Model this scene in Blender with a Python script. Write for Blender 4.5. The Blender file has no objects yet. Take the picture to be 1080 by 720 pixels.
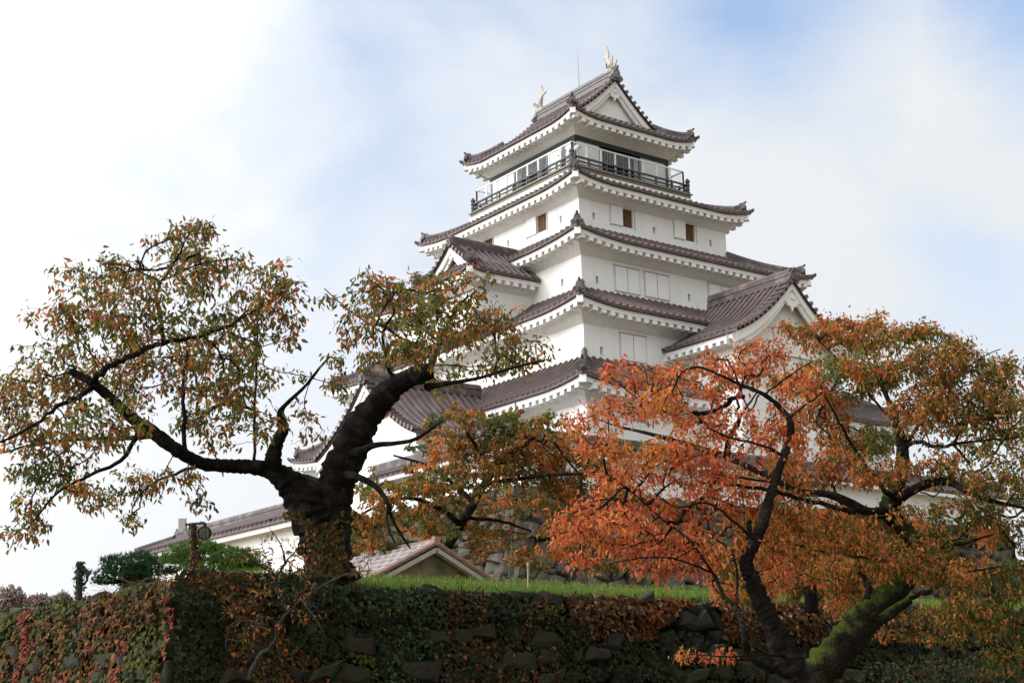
import bpy, math, random
import numpy as np
from mathutils import Vector, Matrix, noise as mnoise

random.seed(7); rng = np.random.default_rng(7)
R = math.radians
S = bpy.context.scene
COL = S.collection

# ------------------------------------------------------------------ camera
CAM = np.array([57.7202, -47.1850, 1.6428]); YAW, PIT, ROLL, FPX = 2.50822973, 0.250927, -0.01845696, 1492.17
fw = np.array([math.cos(PIT)*math.cos(YAW), math.cos(PIT)*math.sin(YAW), math.sin(PIT)])
_r = np.array([math.sin(YAW), -math.cos(YAW), 0.0]); _u = np.cross(_r, fw)
cr = _r*math.cos(ROLL)+_u*math.sin(ROLL); cu = -_r*math.sin(ROLL)+_u*math.cos(ROLL)
cd = bpy.data.cameras.new('camera'); cam = bpy.data.objects.new('camera', cd); COL.objects.link(cam)
cd.sensor_fit = 'HORIZONTAL'; cd.sensor_width = 36; cd.lens = 36*FPX/1080; cd.clip_start = 0.1; cd.clip_end = 5000
M = Matrix.Identity(4)
for i in range(3):
    M[i][0] = cr[i]; M[i][1] = cu[i]; M[i][2] = -fw[i]; M[i][3] = CAM[i]
cam.matrix_world = M
S.camera = cam

def ray(px, py): return fw + cr*((px-540)/FPX) + cu*((360-py)/FPX)
def at(px, py, d): return CAM + ray(px, py)*d
def on_plane(px, py, ax, val):
    d = ray(px, py); return CAM + d*((val-CAM[ax])/d[ax])

# ------------------------------------------------------------------ world, sun, exposure
SUN_AZ = Vector((-0.40, -0.92, 0)).normalized(); SUN_EL = R(27)
sun_dir = Vector((SUN_AZ.x*math.cos(SUN_EL), SUN_AZ.y*math.cos(SUN_EL), math.sin(SUN_EL)))
W = bpy.data.worlds.new("World"); S.world = W; W.use_nodes = True
nt = W.node_tree; N = nt.nodes; L = nt.links; N.clear()
wo = N.new('ShaderNodeOutputWorld')
tc = N.new('ShaderNodeTexCoord')
sky = N.new('ShaderNodeTexSky'); sky.sky_type = 'NISHITA'; sky.sun_disc = False
sky.sun_elevation = SUN_EL; sky.sun_rotation = math.atan2(sun_dir.x, sun_dir.y)
sky.air_density = 1.0; sky.dust_density = 2.0; sky.ozone_density = 1.5
bg1 = N.new('ShaderNodeBackground'); bg1.inputs[1].default_value = 0.15; L.new(sky.outputs[0], bg1.inputs[0])
mp = N.new('ShaderNodeMapping'); mp.inputs['Scale'].default_value = (1, 1, 1.6); L.new(tc.outputs['Generated'], mp.inputs[0])
nz = N.new('ShaderNodeTexNoise'); nz.inputs['Scale'].default_value = 5.0; nz.inputs['Detail'].default_value = 7; nz.inputs['Roughness'].default_value = 0.52; nz.inputs['Distortion'].default_value = 0.25
L.new(mp.outputs[0], nz.inputs[0])
def mth(op, a, b=None, clamp=False):
    n = N.new('ShaderNodeMath'); n.operation = op; n.use_clamp = clamp
    for i, v in enumerate((a, b)):
        if v is None: continue
        if isinstance(v, (int, float)): n.inputs[i].default_value = v
        else: L.new(v, n.inputs[i])
    return n.outputs[0]
def lobe(px, py, width):            # an opening in the cloud sheet round one direction of the sky
    d = ray(px, py); d = d/np.linalg.norm(d)
    v = N.new('ShaderNodeVectorMath'); v.operation = 'DISTANCE'; v.inputs[1].default_value = tuple(d)
    L.new(tc.outputs['Generated'], v.inputs[0])
    return mth('SUBTRACT', 1.0, mth('DIVIDE', v.outputs['Value'], width), True)
open_ = mth('MAXIMUM', lobe(790, 0, 0.16), mth('MAXIMUM', lobe(1120, -10, 0.13), mth('MAXIMUM', mth('MULTIPLY', lobe(420, 120, 0.20), 0.36), mth('MULTIPLY', lobe(1000, 330, 0.14), 0.42))))
open_ = mth('MAXIMUM', open_, mth('MULTIPLY', lobe(600, -300, 0.35), 0.8))
cover = mth('SUBTRACT', mth('ADD', 1.12, mth('MULTIPLY', mth('SUBTRACT', nz.outputs['Fac'], 0.5), 2.0)), mth('MULTIPLY', open_, 1.3))
cover = mth('MULTIPLY', cover, 1.0, True)
# clouds glow more towards the sun
sd = N.new('ShaderNodeVectorMath'); sd.operation = 'DOT_PRODUCT'; sd.inputs[1].default_value = tuple(sun_dir)
L.new(tc.outputs['Generated'], sd.inputs[0])
glow = mth('POWER', mth('MULTIPLY', mth('ADD', sd.outputs['Value'], 1.0), 0.5), 6.0)
cstr = mth('ADD', 0.72, mth('MULTIPLY', glow, 3.9))
bg2 = N.new('ShaderNodeBackground'); bg2.inputs[0].default_value = (0.935, 0.965, 1.0, 1); L.new(cstr, bg2.inputs[1])
bg3 = N.new('ShaderNodeBackground'); bg3.inputs[0].default_value = (0.60, 0.72, 0.96, 1); bg3.inputs[1].default_value = 0.27   # thin veil under the blue
ad = N.new('ShaderNodeAddShader'); L.new(bg1.outputs[0], ad.inputs[0]); L.new(bg3.outputs[0], ad.inputs[1])
mx = N.new('ShaderNodeMixShader'); L.new(cover, mx.inputs[0]); L.new(ad.outputs[0], mx.inputs[1]); L.new(bg2.outputs[0], mx.inputs[2])
L.new(mx.outputs[0], wo.inputs[0])
ld = bpy.data.lights.new('sun', 'SUN'); ld.energy = 1.05; ld.angle = R(18); ld.color = (1.0, 0.94, 0.84)
lo = bpy.data.objects.new('sun', ld); COL.objects.link(lo); lo.rotation_euler = sun_dir.to_track_quat('Z', 'Y').to_euler()
S.view_settings.view_transform = 'Standard'; S.view_settings.look = 'None'; S.view_settings.exposure = 0.30; S.view_settings.gamma = 1.0
S.view_settings.use_curve_mapping = False
S.cycles.max_bounces = 6; S.cycles.diffuse_bounces = 3; S.cycles.glossy_bounces = 2; S.cycles.transmission_bounces = 3

# ------------------------------------------------------------------ materials
def material(name, c1, c2=None, rough=0.8, scale=4.0, detail=5, bump=0.0, bscale=20.0, c3=None, scale3=1.2, lo3=0.5, hi3=0.65, spec=0.3, moss=None, streak=None, bdist=0.03):
    m = bpy.data.materials.new(name); m.use_nodes = True
    t = m.node_tree; n = t.nodes; l = t.links; p = n['Principled BSDF']
    p.inputs['Roughness'].default_value = rough; p.inputs['Specular IOR Level'].default_value = spec
    g = n.new('ShaderNodeTexCoord'); out = None
    if c2 is None:
        p.inputs['Base Color'].default_value = (*c1, 1)
    else:
        a = n.new('ShaderNodeTexNoise'); a.inputs['Scale'].default_value = scale; a.inputs['Detail'].default_value = detail; a.inputs['Roughness'].default_value = 0.65
        l.new(g.outputs['Object'], a.inputs[0])
        r = n.new('ShaderNodeMapRange'); r.inputs[1].default_value = 0.32; r.inputs[2].default_value = 0.68; l.new(a.outputs['Fac'], r.inputs[0])
        x = n.new('ShaderNodeMix'); x.data_type = 'RGBA'; x.inputs['A'].default_value = (*c1, 1); x.inputs['B'].default_value = (*c2, 1)
        l.new(r.outputs[0], x.inputs['Factor']); out = x.outputs['Result']
        if c3:
            a3 = n.new('ShaderNodeTexNoise'); a3.inputs['Scale'].default_value = scale3; a3.inputs['Detail'].default_value = 6
            l.new(g.outputs['Object'], a3.inputs[0])
            r3 = n.new('ShaderNodeMapRange'); r3.inputs[1].default_value = lo3; r3.inputs[2].default_value = hi3; l.new(a3.outputs['Fac'], r3.inputs[0])
            x3 = n.new('ShaderNodeMix'); x3.data_type = 'RGBA'; x3.inputs['B'].default_value = (*c3, 1)
            l.new(out, x3.inputs['A']); l.new(r3.outputs[0], x3.inputs['Factor']); out = x3.outputs['Result']
        if streak:      # rain streaks running down a wall
            ms = n.new('ShaderNodeMapping'); ms.inputs['Scale'].default_value = (3.2, 3.2, 0.16); l.new(g.outputs['Object'], ms.inputs[0])
            a5 = n.new('ShaderNodeTexNoise'); a5.inputs['Scale'].default_value = 1.0; a5.inputs['Detail'].default_value = 6; l.new(ms.outputs[0], a5.inputs[0])
            r5 = n.new('ShaderNodeMapRange'); r5.inputs[1].default_value = 0.50; r5.inputs[2].default_value = 0.78; r5.inputs[4].default_value = 0.32; l.new(a5.outputs['Fac'], r5.inputs[0])
            x5 = n.new('ShaderNodeMix'); x5.data_type = 'RGBA'; x5.inputs['B'].default_value = (*streak, 1)
            l.new(out, x5.inputs['A']); l.new(r5.outputs[0], x5.inputs['Factor']); out = x5.outputs['Result']
        if moss:        # moss settles on the upper side of limbs and stones
            ge = n.new('ShaderNodeNewGeometry'); sx = n.new('ShaderNodeSeparateXYZ'); l.new(ge.outputs['Normal'], sx.inputs[0])
            a4 = n.new('ShaderNodeTexNoise'); a4.inputs['Scale'].default_value = 8; a4.inputs['Roughness'].default_value = .7; a4.inputs['Detail'].default_value = 5; l.new(g.outputs['Object'], a4.inputs[0])
            ad_ = n.new('ShaderNodeMath'); ad_.operation = 'ADD'; l.new(sx.outputs['Z'], ad_.inputs[0]); l.new(a4.outputs['Fac'], ad_.inputs[1])
            r4 = n.new('ShaderNodeMapRange'); r4.inputs[1].default_value = moss[1]; r4.inputs[2].default_value = moss[1]+(moss[2] if len(moss) > 2 else 0.35); l.new(ad_.outputs[0], r4.inputs[0])
            x4 = n.new('ShaderNodeMix'); x4.data_type = 'RGBA'; x4.inputs['B'].default_value = (*moss[0], 1)
            l.new(out, x4.inputs['A']); l.new(r4.outputs[0], x4.inputs['Factor']); out = x4.outputs['Result']
        l.new(out, p.inputs['Base Color'])
    if bump:
        b = n.new('ShaderNodeTexNoise'); b.inputs['Scale'].default_value = bscale; b.inputs['Detail'].default_value = 6; l.new(g.outputs['Object'], b.inputs[0])
        bu = n.new('ShaderNodeBump'); bu.inputs['Strength'].default_value = bump; bu.inputs['Distance'].default_value = bdist; l.new(b.outputs['Fac'], bu.inputs['Height']); l.new(bu.outputs[0], p.inputs['Normal'])
    return m

PLASTER = material('white_plaster', (.80, .785, .75), (.74, .725, .69), .9, 0.8, 6, 0.08, 8, c3=(.66, .645, .60), scale3=0.5, lo3=.55, hi3=.85, streak=(.60, .58, .53))
TRIM = material('white_trim', (.80, .785, .75), (.72, .70, .66), .85, 2.0, 5)
SHUT = material('shutter_white', (.77, .76, .735), (.73, .72, .695), .7, 1.5)
SHUTLINE = material('shadow_line_grey', (.50, .49, .47), None, .8)  # grey of the painted shadow lines round shutters; loophole backs share it
TILE = material('glazed_tile', (.092, .058, .055), (.060, .042, .041), .52, 3.0, 6, .1, 30, c3=(.135, .092, .085), scale3=1.6, lo3=.5, hi3=.75, spec=.4)
TILECAP = material('tile_end_cap', (.20, .155, .145), (.13, .10, .095), .7, 9.0)  # round end caps, a lighter tone than the tile courses
RIDGE = material('ridge_tile', (.088, .062, .060), (.054, .042, .043), .6, 4.0, 6, .15, 25, c3=(.15, .12, .115), scale3=2.2, spec=.45)
GREYTILE = material('weathered_ridge_tile', (.20, .185, .18), (.12, .11, .11), .65, 5.0, 6, .2, 25)
ORN = material('ornament_stone', (.46, .40, .33), (.36, .31, .26), .7, 6.0)
BLACK = material('black_lacquer', (.022, .023, .025), (.035, .035, .036), .55, 4.0)
DARKIN = material('dark_interior', (.02, .018, .016), None, .9)
RAIL = material('railing_dark', (.045, .048, .052), (.07, .072, .075), .5, 6.0)
STEELW = material('painted_steel', (.72, .72, .72), None, .5)
BRONZE = material('balcony_edge', (.20, .17, .115), (.15, .13, .09), .6, 3.0)
LATTICE = material('lattice_wood', (.20, .095, .04), (.13, .06, .028), .7, 8.0)
LIGHTWOOD = material('pale_wood', (.42, .35, .25), (.33, .27, .19), .8, 6.0)
BASESTONE = material('castle_stone', (.095, .078, .060), (.038, .033, .026), .95, 2.2, 8, .9, 9, c3=(.06, .065, .035), scale3=.9, lo3=.52, hi3=.66, moss=((.07, .10, .025), 1.25))
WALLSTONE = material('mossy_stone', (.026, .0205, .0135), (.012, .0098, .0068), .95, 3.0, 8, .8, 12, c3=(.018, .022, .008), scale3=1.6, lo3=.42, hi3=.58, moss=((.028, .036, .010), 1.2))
SOIL = material('dark_soil', (.022, .019, .014), (.014, .013, .010), 1, 4.0, 6, .5, 20)
GROUND = material('ground_earth', (.17, .13, .075), (.11, .09, .05), 1, .6, 8, .4, 10)
GRAVEL = material('court_gravel', (.24, .18, .11), (.17, .13, .08), 1, 6.0, 6, .3, 60)
TURF = material('turf', (.06, .095, .018), (.085, .11, .025), 1, 1.3, 8, .5, 25, c3=(.11, .095, .04), scale3=.8)
BARK = material('cherry_bark', (.019, .0155, .013), (.0095, .008, .0066), .97, 7, 8, 1.0, 30, spec=.05, c3=(.038, .034, .028), scale3=5, moss=((.026, .034, .010), 1.35), bdist=.10)
BARKMOSS = material('mossy_bark', (.032, .027, .020), (.015, .013, .010), .97, 7, 8, 1.0, 28, spec=.05, c3=(.05, .055, .025), scale3=4, moss=((.085, .115, .016), .60, .75), bdist=.12)
BARKGREY = material('grey_bark', (.042, .038, .030), (.020, .018, .0145), .97, 6, 8, .8, 30, moss=((.08, .09, .035), 1.1))
PINETRUNK = material('pine_bark', (.06, .042, .03), (.03, .022, .017), .95, 8, 6, .8, 30)
HUTTILE = material('hut_tile', (.40, .345, .335), (.29, .245, .24), .55, 5, 5, .1, 20)
HUTRIDGE = material('terracotta_ridge', (.27, .165, .12), (.20, .12, .09), .6, 6)
HUTWALL = material('hut_wall', (.19, .165, .105), (.14, .125, .07), .9, 5, 6, .3, 15, c3=(.07, .085, .03), scale3=2)
CREAM = material('cream_board', (.33, .31, .26), (.26, .24, .20), .8, 4)
METAL = material('grey_metal', (.30, .30, .31), None, .4)
DARKMETAL = material('dark_metal', (.05, .048, .045), None, .5)
GLASS = material('lamp_glass', (.20, .19, .15), (.14, .13, .11), .15, 8, spec=.6)

def leaf_material(name, trans=.35, rough=.62, sp=.18):
    m = bpy.data.materials.new(name); m.use_nodes = True
    t = m.node_tree; n = t.nodes; l = t.links; p = n['Principled BSDF']; o = n['Material Output']
    a = n.new('ShaderNodeAttribute'); a.attribute_name = 'leaf_colour'
    p.inputs['Roughness'].default_value = rough; p.inputs['Specular IOR Level'].default_value = sp
    tr = n.new('ShaderNodeBsdfTranslucent'); mxs = n.new('ShaderNodeMixShader'); mxs.inputs[0].default_value = trans
    l.new(a.outputs['Color'], p.inputs['Base Color']); l.new(a.outputs['Color'], tr.inputs['Color'])
    l.new(p.outputs[0], mxs.inputs[1]); l.new(tr.outputs[0], mxs.inputs[2]); l.new(mxs.outputs[0], o.inputs[0])
    return m
LEAF = leaf_material('autumn_leaf', .56)
IVYLEAF = leaf_material('ivy_leaf', .12, .75, .08)
GRASSM = leaf_material('grass_blade', .35, .6)

# ------------------------------------------------------------------ object helpers
def tag(o, label=None, cat=None, group=None, kind=None):
    if label: o['label'] = label
    if cat: o['category'] = cat
    if group: o['group'] = group
    if kind: o['kind'] = kind
    return o
def empty(name, loc, label, cat, group=None):
    o = bpy.data.objects.new(name, None); COL.objects.link(o); o.location = Vector(loc); o.empty_display_size = .3
    return tag(o, label, cat, group)
def adopt(o, parent):
    if parent is not None:
        o.parent = parent
        p = parent; off = Vector((0, 0, 0))
        while p is not None:
            off += p.location; p = p.parent
        o.location = -off           # meshes are written in world coordinates; parents are unrotated
    return o
class MB:
    def __init__(s): s.v = []; s.f = []; s.alt = []
    def add(s, vs, fs, alt=False):
        k = len(s.v); s.v += [tuple(map(float, v)) for v in vs]
        if alt: s.alt += list(range(len(s.f), len(s.f)+len(fs)))
        s.f += [tuple(i+k for i in f) for f in fs]
    def quad(s, a, b, c, d): s.add([a, b, c, d], [(0, 1, 2, 3)])
    def box(s, c, sx, sy, sz):
        c = np.array(c, float); s.obox(c, np.array([sx/2, 0, 0]), np.array([0, sy/2, 0]), np.array([0, 0, sz/2]))
    def obox(s, c, a, b, d):       # half-axes
        v = [c+i*a+j*b+k*d for i in (-1, 1) for j in (-1, 1) for k in (-1, 1)]
        s.add(v, [(0, 1, 3, 2), (4, 6, 7, 5), (0, 4, 5, 1), (2, 3, 7, 6), (0, 2, 6, 4), (1, 5, 7, 3)])
    def bar(s, p, q, w, h, up=(0, 0, 1)):   # box beam from p to q, width w, height h
        p = np.array(p, float); q = np.array(q, float); d = q-p; n = np.linalg.norm(d); d = d/n
        a = np.cross(d, up); a /= np.linalg.norm(a); u = np.cross(a, d)
        s.obox((p+q)/2, d*n/2, a*w/2, u*h/2)
    def prism(s, outline, o, xd, yd, th):   # extrude a 2-D outline both ways by th/2
        o = np.array(o, float); xd = np.array(xd, float); yd = np.array(yd, float); nn = np.cross(xd, yd); k = len(outline)
        v = [o+xd*x+yd*y-nn*th/2 for x, y in outline]+[o+xd*x+yd*y+nn*th/2 for x, y in outline]
        s.add(v, [tuple(range(k))[::-1], tuple(range(k, 2*k))]+[(i, (i+1) % k, k+(i+1) % k, k+i) for i in range(k)])
    def tube(s, pts, rad, n=8, cap=True, jit=0.0, squash=None):
        pts = [np.array(p, float) for p in pts]; m = len(pts); k0 = len(s.v); prev = None
        ring = []
        for i in range(m):
            d = pts[min(i+1, m-1)]-pts[max(i-1, 0)]; d /= (np.linalg.norm(d)+1e-9)
            if prev is None:
                a = np.cross(d, (0, 0, 1.0)) if abs(d[2]) < .9 else np.cross(d, (1.0, 0, 0))
            else: a = prev-d*np.dot(prev, d)
            a /= (np.linalg.norm(a)+1e-9); prev = a; b = np.cross(d, a)
            for j in range(n):
                t = 2*math.pi*j/n; r = rad[i]
                if jit: 
                    q = pts[i]+(a*math.cos(t)+b*math.sin(t))*r
                    r *= 1+jit*mnoise.noise(Vector(q)*(.55/max(r, .05)))+jit*.55*mnoise.noise(Vector(q)*(1.7/max(r, .05)))+jit*.18*mnoise.noise(Vector((q[0]*22, q[1]*22, q[2]*6)))
                s.v.append(tuple(pts[i]+(a*math.cos(t)+b*math.sin(t))*r))
        for i in range(m-1):
            for j in range(n):
                s.f.append((k0+i*n+j, k0+i*n+(j+1) % n, k0+(i+1)*n+(j+1) % n, k0+(i+1)*n+j))
        if cap: s.f.append(tuple(k0+j for j in range(n))[::-1]); s.f.append(tuple(k0+(m-1)*n+j for j in range(n)))
    def ball(s, c, rx, ry, rz, nu=10, nv=6):
        c = np.array(c, float); v = []; f = []
        for i in range(nv+1):
            ph = math.pi*i/nv
            for j in range(nu):
                th = 2*math.pi*j/nu; v.append(c+np.array([rx*math.sin(ph)*math.cos(th), ry*math.sin(ph)*math.sin(th), rz*math.cos(ph)]))
        for i in range(nv):
            for j in range(nu): f.append((i*nu+j, (i+1)*nu+j, (i+1)*nu+(j+1) % nu, i*nu+(j+1) % nu))
        s.add(v, f)
    def build(s, name, m, parent=None, smooth=False, m2=None):
        me = bpy.data.meshes.new(name); me.from_pydata(s.v, [], s.f)
        if m: me.materials.append(m)
        if m2:
            me.materials.append(m2)
            for i in s.alt: me.polygons[i].material_index = 1
        me.validate(); me.update()
        if smooth: me.polygons.foreach_set('use_smooth', [True]*len(me.polygons))
        o = bpy.data.objects.new(name, me); COL.objects.link(o)
        return adopt(o, parent)
nrmz = lambda v: np.array(v, float)/(np.linalg.norm(v)+1e-12)
Z = np.array([0, 0, 1.0]); X = np.array([1.0, 0, 0]); Y = np.array([0, 1.0, 0])

# ------------------------------------------------------------------ castle roof builders
PITCH = .40
def half_rib(mb, pts, T, r):
    """A round cover tile course: half tube along pts, T = sideways axis."""
    n = 5; rings = []
    for i, p in enumerate(pts):
        d = nrmz(pts[min(i+1, len(pts)-1)]-pts[max(i-1, 0)]); u = nrmz(np.cross(d, T)); u = u if u[2] > 0 else -u
        rings.append([p+T*r*math.cos(math.pi*k/(n-1))+u*r*math.sin(math.pi*k/(n-1)) for k in range(n)])
    v = [q for g in rings for q in g]; m = len(rings)
    f = [(i*n+k, i*n+k+1, (i+1)*n+k+1, (i+1)*n+k) for i in range(m-1) for k in range(n-1)]
    mb.add(v, f)
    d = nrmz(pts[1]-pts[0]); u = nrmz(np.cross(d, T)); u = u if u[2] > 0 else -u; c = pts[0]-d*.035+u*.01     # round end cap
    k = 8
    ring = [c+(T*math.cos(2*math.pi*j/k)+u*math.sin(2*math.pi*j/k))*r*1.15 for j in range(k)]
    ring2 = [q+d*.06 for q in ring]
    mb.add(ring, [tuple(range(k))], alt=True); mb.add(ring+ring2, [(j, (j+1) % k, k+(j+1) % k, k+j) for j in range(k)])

ONI = [(-.26, 0), (-.34, .10), (-.27, .22), (-.19, .24), (-.17, .38), (-.09, .50), (0, .54), (.09, .50), (.17, .38), (.19, .24), (.27, .22), (.34, .10), (.26, 0)]
def onigawara(mb, p, d, sc=1.0):
    """Ridge-end tile: shaped plate facing d with a round horn on top."""
    d = nrmz((d[0], d[1], 0)); T = np.cross(Z, d)
    mb.prism([(x*sc, y*sc) for x, y in ONI], p, T, Z, .16*sc)
    mb.prism([(x*sc*.55, y*sc*.55+.08*sc) for x, y in ONI], p+d*.10*sc, T, Z, .10*sc)
    mb.tube([p-d*.25*sc+Z*.46*sc, p+d*.0*sc+Z*.50*sc, p+d*.10*sc+Z*.56*sc, p+d*.15*sc+Z*.63*sc], [.07*sc, .075*sc, .07*sc, .05*sc], 8)

def ridge_bar(mb, pts, w, h, top_r=None):
    """Stacked ridge tiles along a polyline with a round cap course."""
    n = max(2, int(h/.11)); cs = [(w*1.3, -.12, .02)]+[((w*1.12 if k % 2 == 0 else w*.92), .02+(h*.8-.02)*k/n, .02+(h*.8-.02)*(k+1)/n) for k in range(n)]
    for lv, (ww, z0, z1) in enumerate(cs):
        for a, b in zip(pts[:-1], pts[1:]):
            d = nrmz(b-a); s = nrmz(np.cross(d, Z))*ww/2
            v = [a-s+Z*z0, a+s+Z*z0, a+s+Z*z1, a-s+Z*z1, b-s+Z*z0, b+s+Z*z0, b+s+Z*z1, b-s+Z*z1]
            mb.add(v, [(0, 3, 2, 1), (4, 5, 6, 7), (0, 1, 5, 4), (1, 2, 6, 5), (2, 3, 7, 6), (3, 0, 4, 7)])
    mb.tube([p+Z*(h*.85) for p in pts], [(top_r or w*.45)]*len(pts), 8)

class Roof:
    """Collects one tiled roof: tile sheet + courses, eaves (fascia, rafters, soffit), hip and gable ridges."""
    def __init__(s): s.tile = MB(); s.eave = MB(); s.ridge = []; s.tip = MB()
    def side(s, C, T, Nn, a, ai, b, bi, z0, rise, U, bw, tw=None, eaves=True):
        C = np.array([C[0], C[1], 0.0]); run_a = max(a-ai, .01)
        def pos(q, t, dz=0.0):
            dp = max(0.0, (a-abs(q)))/run_a
            lift = U*max(0.0, 1-dp/1.25)**2*(1-t)**1.2
            return C+T*q+Nn*(b-t*(b-bi))+Z*(z0+dz+rise*(.72*t+.28*t*t)+lift)
        nc = 40; nr = 4
        g = [[pos(-(a-t*(a-ai))+2*(a-t*(a-ai))*k/nc, t, .13) for k in range(nc+1)] for t in [i/nr for i in range(nr+1)]]
        v = [p for row in g for p in row]; w = nc+1
        s.tile.add(v, [(i*w+k, i*w+k+1, (i+1)*w+k+1, (i+1)*w+k) for i in range(nr) for k in range(nc)])
        lo = [pos(-a+2*a*k/nc, 0) for k in range(nc+1)]          # drip edge of the flat tiles
        s.tile.add(g[0]+lo, [(k, w+k, w+k+1, k+1) for k in range(nc)])
        lo2 = [p-Nn*.5+Z*.12 for p in lo]; s.tile.add(lo+lo2, [(k, w+k, w+k+1, k+1) for k in range(nc)])
        n = int((a-.1)/PITCH)
        for i in range(-n, n+1):
            q = i*PITCH; tm = min(1.0, (a-abs(q))/run_a)
            if tm < .04: continue
            m = max(2, int(5*tm)+1)
            half_rib(s.tile, [pos(q, tm*j/(m-1), .14) for j in range(m)], T, .085)
        if not eaves: return
        # white fascia following the eave line
        def fp(q, inset, dz): return pos(q, 0, dz)-Nn*inset
        e = a-.12; ns = 40
        for k in range(ns):
            q0 = -e+2*e*k/ns; q1 = -e+2*e*(k+1)/ns
            A0, A1 = fp(q0, .13, .0), fp(q1, .13, .0); B0, B1 = A0-Z*.22, A1-Z*.22
            s.eave.quad(A0, B0, B1, A1); s.eave.quad(B0, B0-Nn*.1, B1-Nn*.1, B1)
            # soffit sheet rising gently to the wall
            depth = b-.13-bw+.05; c0 = max(-1, min(1, 1))
            x0 = q0*(1-0.0); wl = (tw if tw is not None else a-(b-bw))/e
            W0 = C+T*(q0*wl)+Nn*bw+Z*(z0-.66); W1 = C+T*(q1*wl)+Nn*bw+Z*(z0-.66)
            s.eave.quad(B0+Z*.06-Nn*.02, W0, W1, B1+Z*.06-Nn*.02)
        nr_ = int((e-.2)/.5)
        for i in range(-nr_, nr_+1):
            q = i*.5; inner = bw-.04
            if abs(q) > a-(b-bw): inner = b-(a-abs(q))*(b-bw)/(b-bw)+.02
            o = fp(q, .16, -.30)
            depth = (b-.16)-inner
            if depth < .2: continue
            depth = min(depth, .42); ii = o-Nn*depth-Z*.02
            s.eave.bar(o+Nn*.02, ii, .25, .21)
    def hip(s, C, sx, sy, a, ai, b, bi, z0, rise, U):
        pts = []
        for t in np.linspace(.13, 1.0, 7):
            lift = U*max(0.0, 1-t/1.25)**2*(1-t)**1.2
            pts.append(np.array([C[0]+sx*(a-t*(a-ai)), C[1]+sy*(b-t*(b-bi)), z0+.16+rise*(.72*t+.28*t*t)+lift]))
        m = MB(); d = nrmz(np.array([sx*(a-ai), sy*(b-bi), 0])); pts[0] = pts[0]+Z*.08
        ridge_bar(m, pts, .24, .34); onigawara(m, pts[0]+d*.05-Z*.06, d, .95)
        c = np.array([C[0]+sx*a, C[1]+sy*b, z0+U+.13])         # pointed corner tile
        m.tube([c-d*.75+Z*.02, c-d*.2+Z*.0, c+d*.06+Z*.05, c+d*.14+Z*.14], [.10, .11, .10, .07], 8)
        s.ridge.append(m)
        # white corner beam under the hip
        p = np.array([C[0]+sx*(a-.1), C[1]+sy*(b-.1), z0+U-.19]); q = np.array([C[0]+sx*(a-1.25), C[1]+sy*(b-1.25), z0+U-.25])
        s.eave.bar(p, q, .30, .36)
    def skirt(s, C, a, ai, b, bi, z0, rise, U, aw, bw, sides='SENW'):
        kw = dict(z0=z0, rise=rise, U=U)
        if 'S' in sides: s.side(C, X, -Y, a, ai, b, bi, bw=bw, tw=aw, **kw)
        if 'N' in sides: s.side(C, -X, Y, a, ai, b, bi, bw=bw, tw=aw, **kw)
        if 'E' in sides: s.side(C, Y, X, b, bi, a, ai, bw=aw, tw=bw, **kw)
        if 'W' in sides: s.side(C, -Y, -X, b, bi, a, ai, bw=aw, tw=bw, **kw)
        for sx, sy, need in ((1, -1, 'SE'), (-1, -1, 'SW'), (1, 1, 'EN'), (-1, 1, 'WN')):
            if all(k in sides for k in need): s.hip(C, sx, sy, a, ai, b, bi, z0, rise, U)
    def build(s, parent, name='roof', tm=None):
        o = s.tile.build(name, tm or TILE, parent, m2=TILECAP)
        if s.eave.v: s.eave.build('eave', TRIM, o)
        for m in s.ridge: m.build('hip_ridge', RIDGE, o)
        return o

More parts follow.
